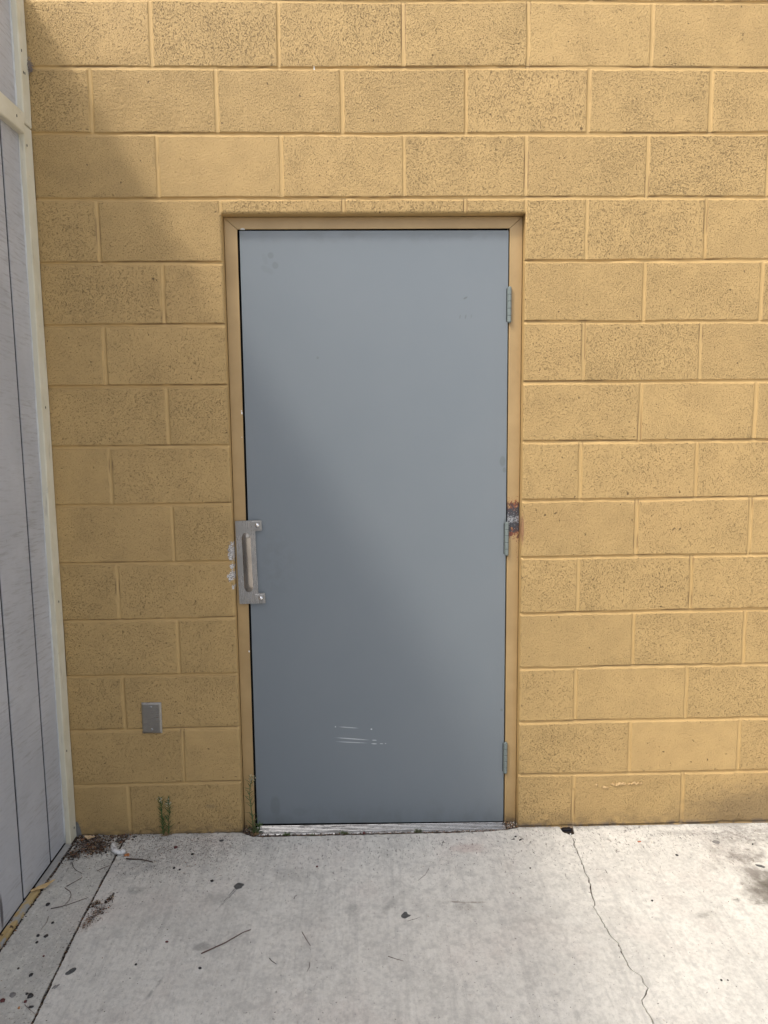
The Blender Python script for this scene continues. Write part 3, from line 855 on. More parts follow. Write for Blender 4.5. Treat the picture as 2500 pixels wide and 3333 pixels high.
def densify(pts, step, amp, seed):
    r = random.Random(seed); out = []
    for a, b in zip(pts[:-1], pts[1:]):
        L = math.dist(a, b); n = max(1, int(L / step))
        for i in range(n):
            t = i / n
            q = (a[0] + (b[0] - a[0]) * t, a[1] + (b[1] - a[1]) * t)
            if i: q = (q[0] + (r.random() - .5) * amp, q[1] + (r.random() - .5) * amp)
            out.append(q)
    out.append(pts[-1]); return out
crack = [(.6865, -.0610), (.6886, -.0864), (.6783, -.1388), (.6774, -.2122), (.6712, -.2778), (.6716, -.3233), (.6626, -.3668), (.6557, -.412), (.6522, -.4495), (.6453, -.4584), (.6469, -.4916), (.6495, -.5268), (.653, -.5692), (.6572, -.5967), (.6673, -.6168), (.6625, -.652), (.6639, -.6774), (.6631, -.7069), (.6668, -.7215), (.6766, -.7337), (.6856, -.7541), (.6818, -.7687), (.688, -.787), (.6727, -.8087), (.6561, -.8256), (.6529, -.8446), (.6569, -.8759), (.6562, -.9028)]
r_ = random.Random(5); x, y = crack[-1]
while y > -6: y -= .04 + .05 * r_.random(); x += (r_.random() - .5) * .05; crack.append((x, y))
crack.append((x, -40))
cd = densify(crack[:80], .010, .0060, 3) + crack[80:]
joint = [(-.9290, -.004), (-.9275, -.0325), (-.9232, -.1531), (-.9207, -.2566), (-.915, -.482), (-.9038, -.6752), (-.892, -.8547), (-.55, -5.6), (1.8, -40)]
def slab(name, poly, mat):
    vs3 = [Vector((x, y, 0)) for x, y in poly]
    tris = tessellate_polygon([vs3])
    n = len(poly)
    V = [(x, y, gz(x)) for x, y in poly] + [(x, y, gz(x) - .035) for x, y in poly]
    F = []
    for t in tris:
        a, b, c = (Vector(V[i]) for i in t)
        F.append(tuple(t) if (b - a).cross(c - a).z > 0 else tuple(t)[::-1])
    area = sum(poly[i][0] * poly[(i + 1) % n][1] - poly[(i + 1) % n][0] * poly[i][1] for i in range(n))
    for i in range(n):
        j = (i + 1) % n
        q = (i, i + n, j + n, j)
        F.append(q if area > 0 else q[::-1])
    return tag(obj(name, V, F, mat), kind='structure')
jl = [(x - .0035 - .0012 * math.sin(y * 40), y) for x, y in densify(joint[:7], .010, .0016, 31) + joint[7:]]
jr = [(x + .0040, y) for x, y in densify(joint[:7], .010, .0022, 32) + joint[7:]]
edge = densify([(-.9250, -.0035), (-.53, -.0035), (-.508, -.006), (-.492, -.020), (-.468, -.034), (-.430, -.037), (-.20, -.036), (.05, -.034), (.25, -.033), (.40, -.028), (.435, -.022), (.475, -.016), (.512, -.0035), (.6620, -.0030)], .012, .0035, 41)
notch1 = [(.6620, -.0030), (.6612, -.026), (.6635, -.040), (.6690, -.0475), (.6755, -.0500), (.6815, -.0560), (.6850, -.0595)]
notch2 = [(.6885, -.0600), (.7000, -.0560), (.7055, -.046), (.7085, -.020), (.7110, -.0035)]
mid = edge[:-1] + notch1 + cd + [(1.8 + .004, -40)] + jr[::-1][1:]
slab('pavement', mid, M['conc'])
rw = []
for i, (x, y) in enumerate(cd):
    w = .0022 + .0026 * float(vnoise(np.array(y * 25.), np.array(1.), 5))
    if y > -.09: w = .0012
    rw.append((x + w, y))
right = notch2[::-1] + rw + [(40, -40), (40, -.0035)] + densify([(4.4, -.0035), (.7110, -.0035)], .05, .0025, 43)[:-1]
slab('pavement', right, M['conc'])
left = jl + [(-1.098, -40)] + densify([(-1.0980, -6), (-1.0955, -.05), (-1.094, -.0035)], .03, .003, 51) + densify([(-1.094, -.0035), (-.9330, -.0040)], .012, .003, 52)[:-1]
slab('pavement_strip', left, M['agg'])
# soil under and between the slabs, reaches the horizon
sm = NT('soil'); pp = sm.pos()
sn = sm.noise(pp, 150, 5, .7)
sc = sm.mix(sm.ramp(sn, .35, .65), (.035, .022, .016), (.13, .085, .06))
sc = sm.mix(sm.ramp(sm.noise(pp, 340, 2), .66, .70), sc, (.45, .40, .34))
M['soil'] = sm.set(sc, .95, 0, .2, sm.bump(sn, .004))
vs = []; fs = []
for i, x in enumerate((-60, -1.3, 4.4, 60)):
    for y in (-80, -6.0, .06): vs.append((x, y, gz(x) - .0085))
for i in range(3):
    for k in range(2): fs.append((i * 3 + k, i * 3 + 3 + k, i * 3 + 4 + k, i * 3 + 1 + k))
tag(obj('ground', vs, fs, M['soil']), kind='structure')
vs = [(-60, .25, -.06), (60, .25, -.06), (60, 60, -.06), (-60, 60, -.06)]
tag(obj('ground', vs, [(0, 1, 2, 3)], M['soil']), kind='structure')

# ------------------------------------------------------------------ loose debris (nobody could count it)
cols = {'brown': (.085, .055, .038), 'dark': (.028, .024, .020), 'tan': (.33, .23, .13), 'pale': (.52, .48, .42), 'rust': (.26, .11, .05), 'grey': (.20, .19, .18)}
dmats = [flat('debris_' + k, v, .9, spec=.2) for k, v in cols.items()]
class Bits:
    def __init__(s): s.v = []; s.f = []; s.m = []
    def grain(s, x, y, z, r, mi, el=1.0, flatn=.6):
        n0 = len(s.v); a = random.random() * 6.28; ca, sa = math.cos(a), math.sin(a)
        pr = [(1, 0, 0), (-1, 0, 0), (0, 1, 0), (0, -1, 0), (0, 0, 1), (0, 0, -1)]
        for px, py, pz in pr:
            px *= r * el * (.7 + .6 * random.random()); py *= r / max(1, el * .7) * (.7 + .6 * random.random()); pz *= r * flatn
            px += (random.random() - .5) * r * .5; py += (random.random() - .5) * r * .5
            s.v.append((x + px * ca - py * sa, y + px * sa + py * ca, z + pz + r * flatn * .6))
        for q in ((0, 2, 4), (2, 1, 4), (1, 3, 4), (3, 0, 4), (2, 0, 5), (1, 2, 5), (3, 1, 5), (0, 3, 5)):
            s.f.append(tuple(n0 + i for i in q)); s.m.append(mi)
    def needle(s, x, y, z, L, r, mi):
        a = random.random() * 6.28; dx, dy = math.cos(a) * L / 2, math.sin(a) * L / 2; bx, by = -math.sin(a) * L * .12 * (random.random() - .5) * 2, math.cos(a) * L * .12 * (random.random() - .5)
        zz = random.random() * L * .25
        v, f = tube([(x - dx, y - dy, z + r), (x + bx, y + by, z + r + zz * .5), (x + dx, y + dy, z + r + zz)], [r * .8, r, r * .5], 4)
        n0 = len(s.v); s.v += [tuple(q) for q in v]
        for q in f: s.f.append(tuple(n0 + i for i in q)); s.m.append(mi)
    def flake(s, x, y, z, r, mi):
        n0 = len(s.v); a = random.random() * 6.28; k = 5
        tx, ty = (random.random() - .5) * .9, (random.random() - .5) * .9
        for i in range(k):
            t = a + 6.28 * i / k; rr = r * (.6 + .7 * random.random()); px, py = rr * math.cos(t), rr * math.sin(t)
            s.v.append((x + px, y + py, z + .001 + max(0, px * tx + py * ty + r * .3)))
        for i in range(k): s.v.append((s.v[n0 + i][0], s.v[n0 + i][1], s.v[n0 + i][2] - .0005))
        s.f.append(tuple(range(n0, n0 + k))); s.m.append(mi)
        s.f.append(tuple(range(n0 + k, n0 + 2 * k))[::-1]); s.m.append(mi)
        for i in range(k): s.f.append((n0 + i, n0 + k + i, n0 + k + (i + 1) % k, n0 + (i + 1) % k)); s.m.append(mi)
    def build(s, name):
        o = obj(name, s.v, s.f, dmats); o.data.polygons.foreach_set('material_index', s.m); return o
def pick(w): return random.choices(range(6), w)[0]
# pile in the corner, patch beside the joint
b = Bits()
def cloud(cx, cy, sx, sy, n, ang=0, wts=(8, 6, 2, 1, 1.5, 2), rmin=.0008, rmax=.0028, hgt=.004):
    for _ in range(n):
        u, v = random.gauss(0, .5), random.gauss(0, .5)
        x = cx + u * sx * math.cos(ang) - v * sy * math.sin(ang); y = cy + u * sx * math.sin(ang) + v * sy * math.cos(ang)
        if y > -.004 or x < -1.098: continue
        z = gz(x) + random.random() * hgt * max(0, 1 - (u * u + v * v))
        r = rmin + (rmax - rmin) * random.random() ** 2; k = random.random()
        if k < .55: b.grain(x, y, z, r, pick(wts), 1 + random.random(), .6)
        elif k < .8: b.flake(x, y, z, r * 1.7, pick(wts))
        else: b.needle(x, y, z, r * 8, r * .28, pick(wts))
cloud(-1.060, -.040, .070, .050, 1100)
cloud(-1.015, -.080, .055, .045, 1700)
cloud(-.990, -.020, .10, .012, 300)
cloud(-.935, -.030, .022, .035, 300)
cloud(-1.075, -.125, .030, .035, 420)
tag(b.build('leaf_litter'), 'brown crumbled leaf litter piled in the corner beneath cream trim', 'leaf litter', kind='stuff')
b = Bits()
cloud(-.878, -.435, .022, .050, 380, -.45, (5, 3, 2, 1, 3, 3), .0006, .0018, .002)
cloud(-.893, -.490, .018, .030, 180, -.2, (5, 1, 3, 2, 3, 3), .0005, .0012, .001)
cloud(-.865, -.375, .010, .03, 90, -.2)
cloud(-.900, -.395, .014, .022, 90, -.2)
tag(b.build('leaf_litter'), 'small rusty brown patch of crumbs right of the dark pavement joint', 'leaf litter', kind='stuff')
b = Bits()
for _ in range(2300):   # joint between the slabs
    t = random.random(); y = -.01 - t * 1.1
    x = np.interp(-y, [-q[1] for q in joint], [q[0] for q in joint]) + random.gauss(0, .0023)
    b.grain(x, y, gz(x) - .006 + random.random() * .004, .0008 + .0016 * random.random() ** 2, pick((6, 7, 1, .5, 1, 1.5)), 1.3)
for _ in range(1500):   # against the siding
    y = -.06 - random.random() * 1.0; x = -1.0985 + random.gauss(0, .003)
    b.grain(x, y, gz(x) - .004 + random.random() * .005, .0010 + .0022 * random.random() ** 2, pick((6, 8, 1, .7, 1, 1)), 1.4)
for _ in range(2600):   # in front of the threshold
    x = -.49 + .98 * random.random(); u = random.random()
    y0 = np.interp(x, [-.49, -.43, .25, .40, .49], [-.022, -.034, -.031, -.025, -.012]); y = y0 + u * (-.012 - y0) + random.gauss(0, .0018)
    b.grain(x, y, gz(x) - .008 + random.random() * .005, .0008 + .0019 * random.random() ** 2, pick((6, 5, 2, 2.2, 1.5, 3)), 1.2)
for sx in (-1, 1):      # heaps at the feet of the jambs
    for _ in range(420):
        x = sx * .485 + random.gauss(0, .013); y = random.gauss(.012, .013)
        if abs(x) > .505: continue
        b.grain(x, y, gz(x) - .008 + random.random() * .013, .0009 + .002 * random.random() ** 2, pick((6, 4, 3, 1.5, 1, 2)), 1.2)
for _ in range(1500):   # thin dirt line along the blocks
    x = -1.09 + 2.75 * random.random() if random.random() < .7 else -1.09 + .58 * random.random()
    if -.5 < x < .5 or float(vnoise(np.array(x * 9), np.array(2.), 6)) < .38: continue
    y = -.0035 - abs(random.gauss(0, .0035))
    b.grain(x, y, gz(x) - .001, .0008 + .0014 * random.random() ** 2, pick((6, 5, 2, 1, 1, 2)), 1.4)
tag(b.build('joint_dirt'), 'dark soil and grit packed along the joints and wall foot', 'dirt', kind='stuff')
b = Bits()
for _ in range(7500):
    if random.random() < .55:
        x = random.gauss(-.72, .17); y = -.02 - abs(random.gauss(0, .13))
    else:
        x = random.uniform(-1.08, 1.6); y = -.02 - random.random() ** 1.6 * 1.0
    if x < -1.085 or (abs(x) < .5 and y > -.045) or (.66 < x < .71 and y > -.06): continue
    k = random.random(); r = .0005 + .0012 * random.random() ** 2.5
    if k < .86: b.grain(x, y, gz(x) - .0002, r, pick((4, 7, .6, .6, .8, 2)), 1 + random.random() * 1.6, .5)
    else: b.needle(x, y, gz(x), .004 + .008 * random.random(), .0003, pick((5, 4, 1, 0, 1, 2)))
tag(b.build('grit'), 'fine dark grit sprinkled over the concrete pavement', 'grit', kind='stuff')

# ------------------------------------------------------------------ single pieces lying on the pavement
def pebble(name, x, y, rx, ry, h, ang, mat, label, cat, group=None, seed=0, jag=.18):
    r = random.Random(seed + 100); n = 14; vs = []; fs = []
    rr = [1 + (r.random() - .5) * 2 * jag for _ in range(n)]
    for lv, (s, z) in enumerate(((1.0, 0), (.96, .45), (.70, .85), (.30, 1.0))):
        for i in range(n):
            t = 2 * math.pi * i / n
            px, py = rx * rr[i] * s * math.cos(t), ry * rr[i] * s * math.sin(t)
            vs.append((px * math.cos(ang) - py * math.sin(ang), px * math.sin(ang) + py * math.cos(ang), z * h * (1 + .15 * (r.random() - .5))))
    for lv in range(3):
        for i in range(n): fs.append((lv * n + i, lv * n + (i + 1) % n, (lv + 1) * n + (i + 1) % n, (lv + 1) * n + i))
    fs.append(tuple(range(3 * n, 4 * n))); fs.append(tuple(range(n))[::-1])
    o = obj(name, vs, fs, mat, smooth=True); o.location = (x, y, gz(x) + .0002)
    return tag(o, label, cat, group)
blk = flat('berry_black', (.018, .016, .016), .45, var=.3, vs=300)
red = flat('berry_red', (.10, .022, .020), .5, var=.3, vs=300)
gum = flat('old_gum', (.085, .085, .083), .8, var=.25, vs=120, bmp=.001)
gum2 = flat('pale_gum', (.20, .19, .18), .85, var=.2, vs=120, bmp=.001)
org = flat('orange_bit', (.42, .13, .05), .6, var=.3, vs=200)
BG = 'dark berries dropped on the pavement'
berries = [
 (-1.0478, -.3928, .0072, .0060, blk, 'large black berry on the left strip beside the tan base board'),
 (-.9970, -.4780, .0046, .0040, blk, 'small black berry on the left strip above the berry cluster'),
 (-1.0166, -.5332, .0054, .0046, blk, 'round black berry topmost of the close pair on the left strip'),
 (-1.0077, -.5617, .0046, .0042, blk, 'black berry directly below the pair on the left strip'),
 (-.9921, -.5366, .0064, .0052, blk, 'triangular black chip right of the berry pair on the left strip'),
 (-1.0131, -.6637, .0036, .0030, blk, 'small black berry low on the left strip near the frame edge'),
 (-.9675, -.6890, .0045, .0062, blk, 'pointed black seed low on the left strip'),
 (-.9355, -.7643, .0078, .0070, blk, 'largest ragged black berry at the bottom left by the joint'),
 (-.9400, -.7830, .0046, .0040, red, 'dark red berry just below the ragged black one'),
 (-.9480, -.7560, .0036, .0036, blk, 'small black berry touching the left side of the ragged one'),
 (-1.0013, -.7777, .0062, .0066, red, 'dark red berry at the left border of the pavement strip'),
 (-.9177, -.8005, .0070, .0034, blk, 'elongated black seed beside the joint near the bottom'),
 (-.9640, -.6180, .0032, .0028, red, 'tiny red berry in the middle of the left strip'),
 (-.7023, -.2149, .0054, .0046, blk, 'left one of two black berries below the wall weed'),
 (-.6814, -.2242, .0036, .0044, blk, 'right one of two black berries below the wall weed'),
 (-.5602, -.2898, .0055, .0050, blk, 'round black berry left of the streaked gum spot'),
 (-.6321, -.5712, .0034, .0044, red, 'reddish black berry left of the long twig'),
 (-.6941, -.6589, .0034, .0036, blk, 'lone black berry on open concrete below left of the twig'),
 (-.5130, -.6785, .0048, .0038, blk, 'black berry just under the long twig'),
 (-.7280, -.0932, .0070, .0058, red, 'dark red shrivelled berry just below the wall weed'),
 (-.6587, -.1365, .0056, .0048, blk, 'black twin berry right of the shrivelled red berry'),
 (-.2211, -.2222, .0040, .0036, red, 'dark berry on concrete in front of the door middle'),
 (.4959, -.2545, .0032, .0028, blk, 'tiny black berry in front of the hinge side jamb'),
 (.8387, -.4349, .0042, .0036, blk, 'black berry right of the long crack'),
 (1.0177, -.1978, .0055, .0042, blk, 'black half round berry near the wall at the right'),
 (1.3137, -.1406, .0060, .0026, blk, 'thin black seed near the wall by the stained corner'),
 (-.9210, -.2300, .0030, .0030, blk, 'tiny black berry on the joint below the white lump'),
 (-.0630, -.0230, .0068, .0045, red, 'dark red brown pebble lying in the dirt before the threshold'),
 (.4850, -.0650, .0042, .0036, blk, 'round black pebble in front of the right door jamb foot'),
 (.4990, -.0850, .0032, .0070, blk, 'pointed black seed just below the pebble by the right jamb'),
 (.4720, -.0820, .0016, .0062, blk, 'thin curved black seed left of the pointed one by the jamb'),
 (.8953, -.7666, .0036, .0030, blk, 'left one of two black berries at the lower right'),
 (.9126, -.7671, .0026, .0024, blk, 'right one of two black berries at the lower right'),
]
for i, (x, y, rx, ry, m, lab) in enumerate(berries):
    pebble('berry', x, y, rx, ry, min(rx, ry) * .85, random.random() * 3, m, lab, 'berry', BG, i)
GG = 'old chewing gum spots on the concrete'
for i, (x, y, rx, ry, a, m, lab, jag) in enumerate((
 (-.4684, -.3169, .0155, .0165, .1, gum, 'large grey gum spot with two thin smear lines', .18),
 (-.8640, -.6787, .0150, .0085, .95, gum, 'elongated grey gum spot right of the joint', .15),
 (-.8831, -.7332, .0085, .0050, .9, gum2, 'small brownish gum smudge touching the joint', .35),
 (.0650, -.4777, .0115, .0125, 0, gum, 'ragged star shaped black gum spot before the door', .40),
 (1.2720, -.2682, .0150, .0075, -.6, gum, 'dark oval gum spot by the right border', .15),
 (1.1911, -.1231, .0130, .0110, -.2, gum2, 'pale grey round gum spot near the wall at right', .08),
 (-.5746, -.0542, .0085, .0070, 0, gum, 'dark grey gum spot close to the wall left of door', .12),
 (-.9848, -.7575, .0085, .0100, .4, gum2, 'round mid grey gum spot among the left strip berries', .15))):
    pebble('gum_spot', x, y, rx, ry, .0012, a, m, lab, 'gum spot', GG, 50 + i, jag)
# smear lines drawn from the gum
vs, fs = [], []
for off, L in ((-.004, .150), (.0035, .115)):
    p0 = Vector((-.4735 + off, -.331, 0)); p1 = Vector((-.5186 + off * .3, -.4461, 0)); n = 26
    for i in range(n + 1):
        t = i / n
        if random.random() < .12 and 0 < i < n: continue
        c = p0.lerp(p1, t * L / .15); w = .0011 * (1 - t * .8) * (.5 + random.random())
        c.x += (random.random() - .5) * .001
        if i < n:
            c2 = p0.lerp(p1, (t + 1 / n) * L / .15); n0 = len(vs)
            for q, h in ((c + Vector((-w, 0, 0)), 0), (c + Vector((w, 0, 0)), 0), (c2 + Vector((w, 0, 0)), 0), (c2 + Vector((-w, 0, 0)), 0)): vs.append((q.x, q.y, gz(q.x) + .0006))
            fs.append((n0, n0 + 3, n0 + 2, n0 + 1))
tag(obj('gum_smear', vs, fs, gum), 'two thin grey smear lines trailing from the large gum spot', 'smear')
pebble('orange_chip', .9192, -.1120, .0055, .0042, .002, .4, org, 'small orange red chip on concrete right of the crack', 'chip', seed=71, jag=.4)
pebble('orange_chip', -.9472, -.8025, .0032, .0042, .0022, .4, flat('orange2', (.50, .24, .10), .6), 'orange brown chip at the bottom left of the strip', 'chip', seed=72)
pebble('dead_leaf_piece', -.8861, -.1344, .0090, .0085, .004, .4, flat('leaf_orange', (.40, .15, .05), .7, var=.4, vs=200), 'crumpled orange leaf piece touching the white lump', 'leaf piece', seed=73, jag=.4)

# white bent lump
wl = thing('plaster_lump', 'white bent lump of plaster lying at the top of the pavement joint', 'plaster lump', (-.925, -.10, gz(-.925)))
v_, f_ = tube([(-.0265, .030, .009), (-.024, .014, .010), (-.015, -.008, .010), (-.004, -.024, .009), (.010, -.029, .009), (.024, -.026, .009), (.030, -.022, .008)], [.004, .0085, .0095, .009, .0085, .0095, .005], 12)
v_ = [Vector(q) + Vector(((random.random() - .5), (random.random() - .5), (random.random() - .5))) * .0028 for q in v_]
wm = NT('plaster'); wn = wm.noise(wm.pos(), 90, 5, .7)
wmm = wm.set(wm.mix(wm.ramp(wn, .48, .66), (.72, .71, .69), (.25, .23, .22)), .85, 0, .3, wm.bump(wn, .002))
obj('lump', v_, f_, wmm, wl, True)

# leaves
def leaf(x, y, L, W, ang, curl_, mat, label, lift=.002, pts=None):
    vs, fs = [], []; n = 14; m = 6
    for i in range(n + 1):
        t = i / n; w = W * (math.sin(math.pi * min(1, t * .97 + .02)) ** .75) * (1 - .25 * t)
        for k in range(m + 1):
            u = -1 + 2 * k / m
            px = (t - .5) * L; py = u * w + math.sin(t * 9) * W * .10 * abs(u)
            vs.append((px * math.cos(ang) - py * math.sin(ang), px * math.sin(ang) + py * math.cos(ang), lift + curl_ * (u * u) * .5 + curl_ * (2 * t - 1) ** 2 + math.sin(t * 13 + u * 2) * .0008))
    for i in range(n):
        for k in range(m):
            a = i * (m + 1) + k; fs.append((a, a + 1, a + m + 2, a + m + 1))
    o = obj('dry_leaf', vs, fs, mat, smooth=True); o.location = (x, y, gz(x))
    md = o.modifiers.new('s', 'SOLIDIFY'); md.thickness = .0004
    return tag(o, label, 'leaf', 'dry tan leaves by the siding')
lm = flat('dry_leaf', (.60, .42, .20), .6, var=.15, vs=90)
lm2 = flat('dry_leaf_pale', (.62, .45, .27), .65, var=.15, vs=90)
leaf(-1.094, -.318, .078, .0125, .82, .003, lm, 'long folded tan leaf resting on the end of the base board', .012)
leaf(-1.052, -.030, .040, .012, -.15, .004, lm2, 'small curled tan leaf on the litter pile against the wall', .006)

# twigs
TG = 'thin dry twigs scattered on the pavement'
tw = [
 ([(-.5216, -.6241), (-.46, -.582), (-.418, -.543), (-.3961, -.5296)], .0015, 'longest straight brown twig on the open concrete'),
 ([(-1.0613, -.1699), (-1.045, -.200), (-1.0288, -.219), (-1.0004, -.2373)], .0011, 'curved twig on the left strip just below the litter'),
 ([(-.9567, -.2236), (-.940, -.208), (-.9224, -.1955)], .0009, 'short straight twig ending at the joint'),
 ([(-1.0243, -.3018), (-1.01, -.285), (-.9935, -.2608)], .0010, 'short brown twig right of the tan leaf'),
 ([(-1.0284, -.3112), (-1.004, -.331), (-.9921, -.3511), (-.988, -.375), (-.9937, -.3962)], .0010, 'hooked brown stem curling down the left strip'),
 ([(-1.0304, -.4137), (-1.008, -.409), (-.9855, -.3992), (-.9337, -.3652)], .0012, 'longest twig of the left strip reaching toward the joint'),
 ([(-1.0218, -.4495), (-1.0149, -.4788), (-1.0188, -.5098)], .0007, 'thin wavy upright stem low on the left strip'),
 ([(-.8807, -.1581), (-.83, -.166), (-.7824, -.1827)], .0022, 'thick dark broken stick right of the orange leaf piece'),
 ([(-.2436, -.5437), (-.232, -.570), (-.2149, -.6033)], .0009, 'thin slanted twig on concrete in front of the door'),
 ([(-.3257, -.6483), (-.318, -.660), (-.3041, -.6712)], .0011, 'stubby forked twig below the long twig'),
 ([(-.2137, -.6671), (-.2120, -.685), (-.2177, -.7026)], .0007, 'tiny upright twig below the slanted one'),
 ([(.1553, -.2467), (.1412, -.28), (.1134, -.3119)], .0006, 'hair thin curved stem in front of the door right half'),
 ([(.0053, -.6505), (.026, -.662), (.0482, -.6708)], .0007, 'thin brown twig lowest in front of the door'),
 ([(.0690, -.5055), (.09, -.499), (.1071, -.4902)], .0005, 'very fine pale stem below the ragged gum spot'),
 ([(-.9368, -.7929), (-.92, -.808), (-.8964, -.8258)], .0006, 'fine stem crossing the joint at the bottom left'),
 ([(-.2826, -.3909), (-.2810, -.381), (-.2754, -.3745)], .0009, 'tiny bent black twig on concrete before the door left half'),
]
tmat = [flat('twig_brown', (.105, .060, .045), .8, var=.3, vs=200), flat('twig_dark', (.055, .038, .03), .8, var=.3, vs=200)]
for i, (pts, r, lab) in enumerate(tw):
    cx, cy = pts[0]
    P = []
    for a, b2 in zip(pts[:-1], pts[1:]):
        for k in range(3):
            t = k / 3; P.append((a[0] + (b2[0] - a[0]) * t - cx + (random.random() - .5) * r, a[1] + (b2[1] - a[1]) * t - cy + (random.random() - .5) * r))
    P.append((pts[-1][0] - cx, pts[-1][1] - cy))
    n = len(P)
    v_, f_ = tube([(x, y, r + .0004 + .0012 * math.sin(math.pi * k / n)) for k, (x, y) in enumerate(P)], [r * (1.1 - .6 * k / n) for k in range(n)], 6)
    o = obj('twig', v_, f_, tmat[i % 2]); o.location = (cx, cy, gz(cx))
    tag(o, lab, 'twig', TG)

# black plastic piece in the notch by the wall
bp = thing('drain_cap', 'glossy black plastic drain piece sunk in the concrete at wall foot', 'drain cap', (.6860, -.024, gz(.686) - .010))
bpm = flat('black_plastic', (.010, .010, .014), .18, var=.3, vs=60)
bm = bmesh.new(); box(bm, -.0235, .0215, -.024, .0215, -.012, .0040, .003, 3)
from_bm('cap_body', bm, bpm, bp)
bm = bmesh.new(); box(bm, -.0170, .0150, .002, .0195, .0030, .0085, .0020, 3)
from_bm('cap_rim', bm, bpm, bp)
bm = bmesh.new(); bmesh.ops.create_uvsphere(bm, u_segments=12, v_segments=8, radius=.0024)
bmesh.ops.translate(bm, verts=bm.verts, vec=(.004, -.024, .006)); from_bm('white_bead', bm, flat('bead_white', (.85, .85, .85), .3), bp, True)

# spider web clump in the corner
vs, fs = [], []
for i in range(46):
    a = random.random() * 6.28; h = random.gauss(0, .011); r = .0075 * random.random() ** .5
    c = Vector((r * math.cos(a), -.004 - .006 * random.random(), h)); d = Vector((random.gauss(0, 1), random.gauss(0, 1), random.gauss(0, 1))).normalized()
    v_, f_ = tube([c - d * .007, c + Vector((0, -.001, .001)), c + d * .007], [.0006, .0011, .0006], 4)
    n0 = len(vs); vs += [tuple(q) for q in v_]; fs += [tuple(n0 + k for k in q) for q in f_]
o = obj('cobweb', vs, fs, flat('dusty_web', (.24, .20, .18), .9)); o.location = (-1.0995, 0, 2.642)
tag(o, 'small dusty grey cobweb clump where trim meets the top blocks', 'cobweb')

# ------------------------------------------------------------------ weeds
gm = flat('weed_green', (.075, .125, .035), .6, var=.35, vs=150)
gm2 = flat('weed_olive', (.085, .120, .040), .65, var=.3, vs=150)
dry = flat('weed_dry', (.30, .20, .10), .8, var=.3, vs=150)
flw = flat('weed_flower', (.42, .38, .26), .8, var=.2, vs=300)
def blade(V, F, base, d, L, w, droop):
    d = d.normalized(); up = Vector((0, 0, 1)); s = d.cross(up)
    if s.length < .1: s = Vector((1, 0, 0))
    s.normalize(); n0 = len(V); n = 5; nn = s.cross(d)
    for i in range(n + 1):
        t = i / n; c = base + d * L * t - up * droop * t * t
        ww = w * math.sin(math.pi * (.12 + .88 * t) ** .8) * (1 - t * .2) if i < n else 0.00005
        V += [c - s * ww, c + nn * ww * .3, c + s * ww]
    for i in range(n):
        a = n0 + i * 3
        F += [(a, a + 1, a + 4, a + 3), (a + 1, a + 2, a + 5, a + 4)]
def weed(name, label, loc, stems, seed, group=None):
    r = random.Random(seed); t = thing(name, label, 'weed', loc, group)
    for (bx, pts, nl, L, rad, dens, steep, mat, flower) in stems:
        P = [Vector((bx, 0, 0)) + Vector(q) for q in pts]
        v_, f_ = tube(P, [rad * (1.15 - .75 * i / len(P)) for i in range(len(P))], 6)
        obj('stem', v_, f_, mat, t, True)
        V, F = [], []
        for i in range(nl):
            k = (i + r.random()) / nl * (len(P) - 1.01); a = int(k); base = P[a].lerp(P[a + 1], k - a)
            h = k / (len(P) - 1); an = i * 2.4 + r.random() * 1.2
            d = Vector((math.cos(an), math.sin(an) * .6 - .1, steep + r.random() * .7))
            blade(V, F, base, d, L * (.6 + .6 * r.random()) * (1 - .35 * h), .0016 + .0010 * r.random(), .005 * r.random())
        fo = obj('foliage', V, F, mat, t)
        md = fo.modifiers.new('s', 'SOLIDIFY'); md.thickness = .0003
        if flower:
            V, F = [], []
            for i in range(16):
                c = P[-1] + Vector((r.gauss(0, .0045), r.gauss(0, .003), r.gauss(-.006, .009)))
                bm = bmesh.new(); bmesh.ops.create_icosphere(bm, subdivisions=1, radius=.0013 + .0009 * r.random())
                n0 = len(V); V += [c + Vector((q.co.x, q.co.y, q.co.z * 1.7)) for q in bm.verts]
                F += [tuple(n0 + q.index for q in f.verts) for f in bm.faces]; bm.free()
            obj('flower_head', V, F, flw, t)
    V, F = [], []
    for i in range(26):
        an = r.random() * 6.28
        blade(V, F, Vector((r.gauss(0, .009) + (stems[0][0] + stems[-1][0]) / 2, r.gauss(-.004, .003), 0)), Vector((math.cos(an), math.sin(an) * .6, .4 + r.random())), .010 + .014 * r.random(), .0014, .004)
    fo = obj('dry_base_leaves', V, F, dry, t); md = fo.modifiers.new('s', 'SOLIDIFY'); md.thickness = .0003
    return t
weed('weed', 'two stemmed green weed growing at the foot of the block wall', (-.785, -.010, gz(-.785)),
     [(-.008, [(0, 0, 0), (-.001, 0, .03), (.001, -.001, .06), (-.004, 0, .09), (-.004, 0, .12), (-.004, -.001, .142)], 52, .030, .0015, 1, .8, gm, True),
      (.010, [(0, 0, 0), (.001, 0, .03), (.002, -.001, .06), (.008, 0, .09), (.006, 0, .115), (.002, -.001, .132)], 34, .034, .0014, 1, .6, gm, True)], 1)
weed('weed', 'tall thin weed climbing the left door jamb above the threshold', (-.4665, -.010, gz(-.4665) - .004),
     [(0, [(0, 0, 0), (-.001, 0, .04), (-.004, -.001, .08), (-.008, 0, .12), (-.010, 0, .155), (-.006, 0, .19), (.001, -.001, .222)], 50, .036, .0019, 1, .45, gm2, True),
      (.012, [(0, 0, 0), (.004, -.002, .012), (.010, -.003, .028), (.014, -.004, .040)], 18, .030, .0013, 1, .4, gm, False)], 2)
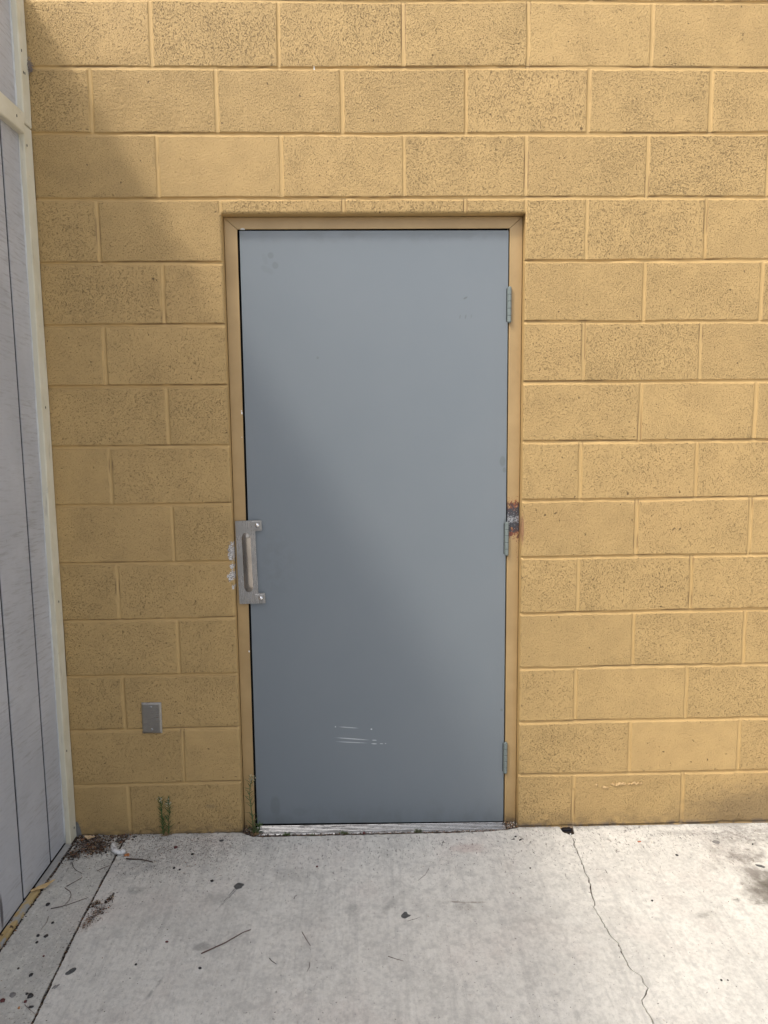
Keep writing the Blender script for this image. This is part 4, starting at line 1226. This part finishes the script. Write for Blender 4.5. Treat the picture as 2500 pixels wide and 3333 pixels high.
def tuft(x, y, n, L, mat, label, seed):
    r = random.Random(seed); V, F = [], []
    for i in range(n):
        an = r.random() * 6.28; b0 = Vector((r.gauss(0, .006), r.gauss(0, .0025), 0))
        blade(V, F, b0, Vector((math.cos(an), math.sin(an) * .5, .5 + r.random() * 1.2)), L * (.5 + .7 * r.random()), .0012, .004)
    o = obj('weed_tuft', V, F, mat); o.location = (x, y, gz(x) - .005)
    md = o.modifiers.new('s', 'SOLIDIFY'); md.thickness = .0003
    return tag(o, label, 'weed tuft', 'small weed tufts along the threshold')
tuft(-.346, -.018, 70, .014, gm2, 'leftmost low green tuft in the dirt before the threshold', 1)
tuft(-.255, -.020, 24, .009, gm2, 'smallest green tuft, second from the left before the threshold', 2)
tuft(-.137, -.018, 44, .020, gm2, 'spiky green tuft before the middle of the threshold', 3)
tuft(.135, -.016, 64, .018, flat('tuft_grey', (.10, .11, .055), .8, var=.3, vs=150), 'greyish half dry tuft right of the threshold middle', 4)

# ------------------------------------------------------------------ camera
cam = bpy.data.cameras.new('camera'); co = bpy.data.objects.new('camera', cam); col.objects.link(co)
yaw, pit, rol, fpx = 0.02491907, -0.12046882, -0.01004185, 2385.009
cy, sy, cp, sp = math.cos(yaw), math.sin(yaw), math.cos(pit), math.sin(pit)
f = Vector((sy * cp, cy * cp, sp)); r = Vector((cy, -sy, 0)); u = r.cross(f)
r2 = math.cos(rol) * r + math.sin(rol) * u; u2 = -math.sin(rol) * r + math.cos(rol) * u
mw = Matrix((( r2.x, u2.x, -f.x, -.0404961), (r2.y, u2.y, -f.y, -2.5412513), (r2.z, u2.z, -f.z, 1.4932262), (0, 0, 0, 1)))
co.matrix_world = mw
cam.sensor_fit = 'VERTICAL'; cam.sensor_height = 24; cam.lens = fpx / 3333 * 24
cam.clip_start = .05; cam.clip_end = 500
scene.camera = co

# ------------------------------------------------------------------ light
d = Vector((1, .85, -1.69)).normalized()
sl = bpy.data.lights.new('sun', 'SUN'); so = bpy.data.objects.new('sun', sl); col.objects.link(so)
so.rotation_euler = d.to_track_quat('-Z', 'Y').to_euler(); so.location = (-3, -2, 6)
sl.energy = .96; sl.angle = R(5.5); sl.color = (1, .945, .84)
w = bpy.data.worlds.new('World'); scene.world = w; w.use_nodes = True
nt = w.node_tree; bg = nt.nodes['Background']
sky = nt.nodes.new('ShaderNodeTexSky'); sky.sky_type = 'NISHITA'; sky.sun_disc = False
sky.sun_elevation = math.asin(-d.z); sky.sun_rotation = math.atan2(-d.x, -d.y)
sky.dust_density = 4; sky.air_density = 1.0; sky.altitude = 0
hs_ = nt.nodes.new('ShaderNodeHueSaturation'); hs_.inputs['Saturation'].default_value = .45
nt.links.new(sky.outputs[0], hs_.inputs['Color']); nt.links.new(hs_.outputs[0], bg.inputs[0])
bg.inputs[1].default_value = .15
scene.view_settings.view_transform = 'Standard'; scene.view_settings.look = 'None'
scene.view_settings.exposure = 1.04; scene.view_settings.gamma = 1
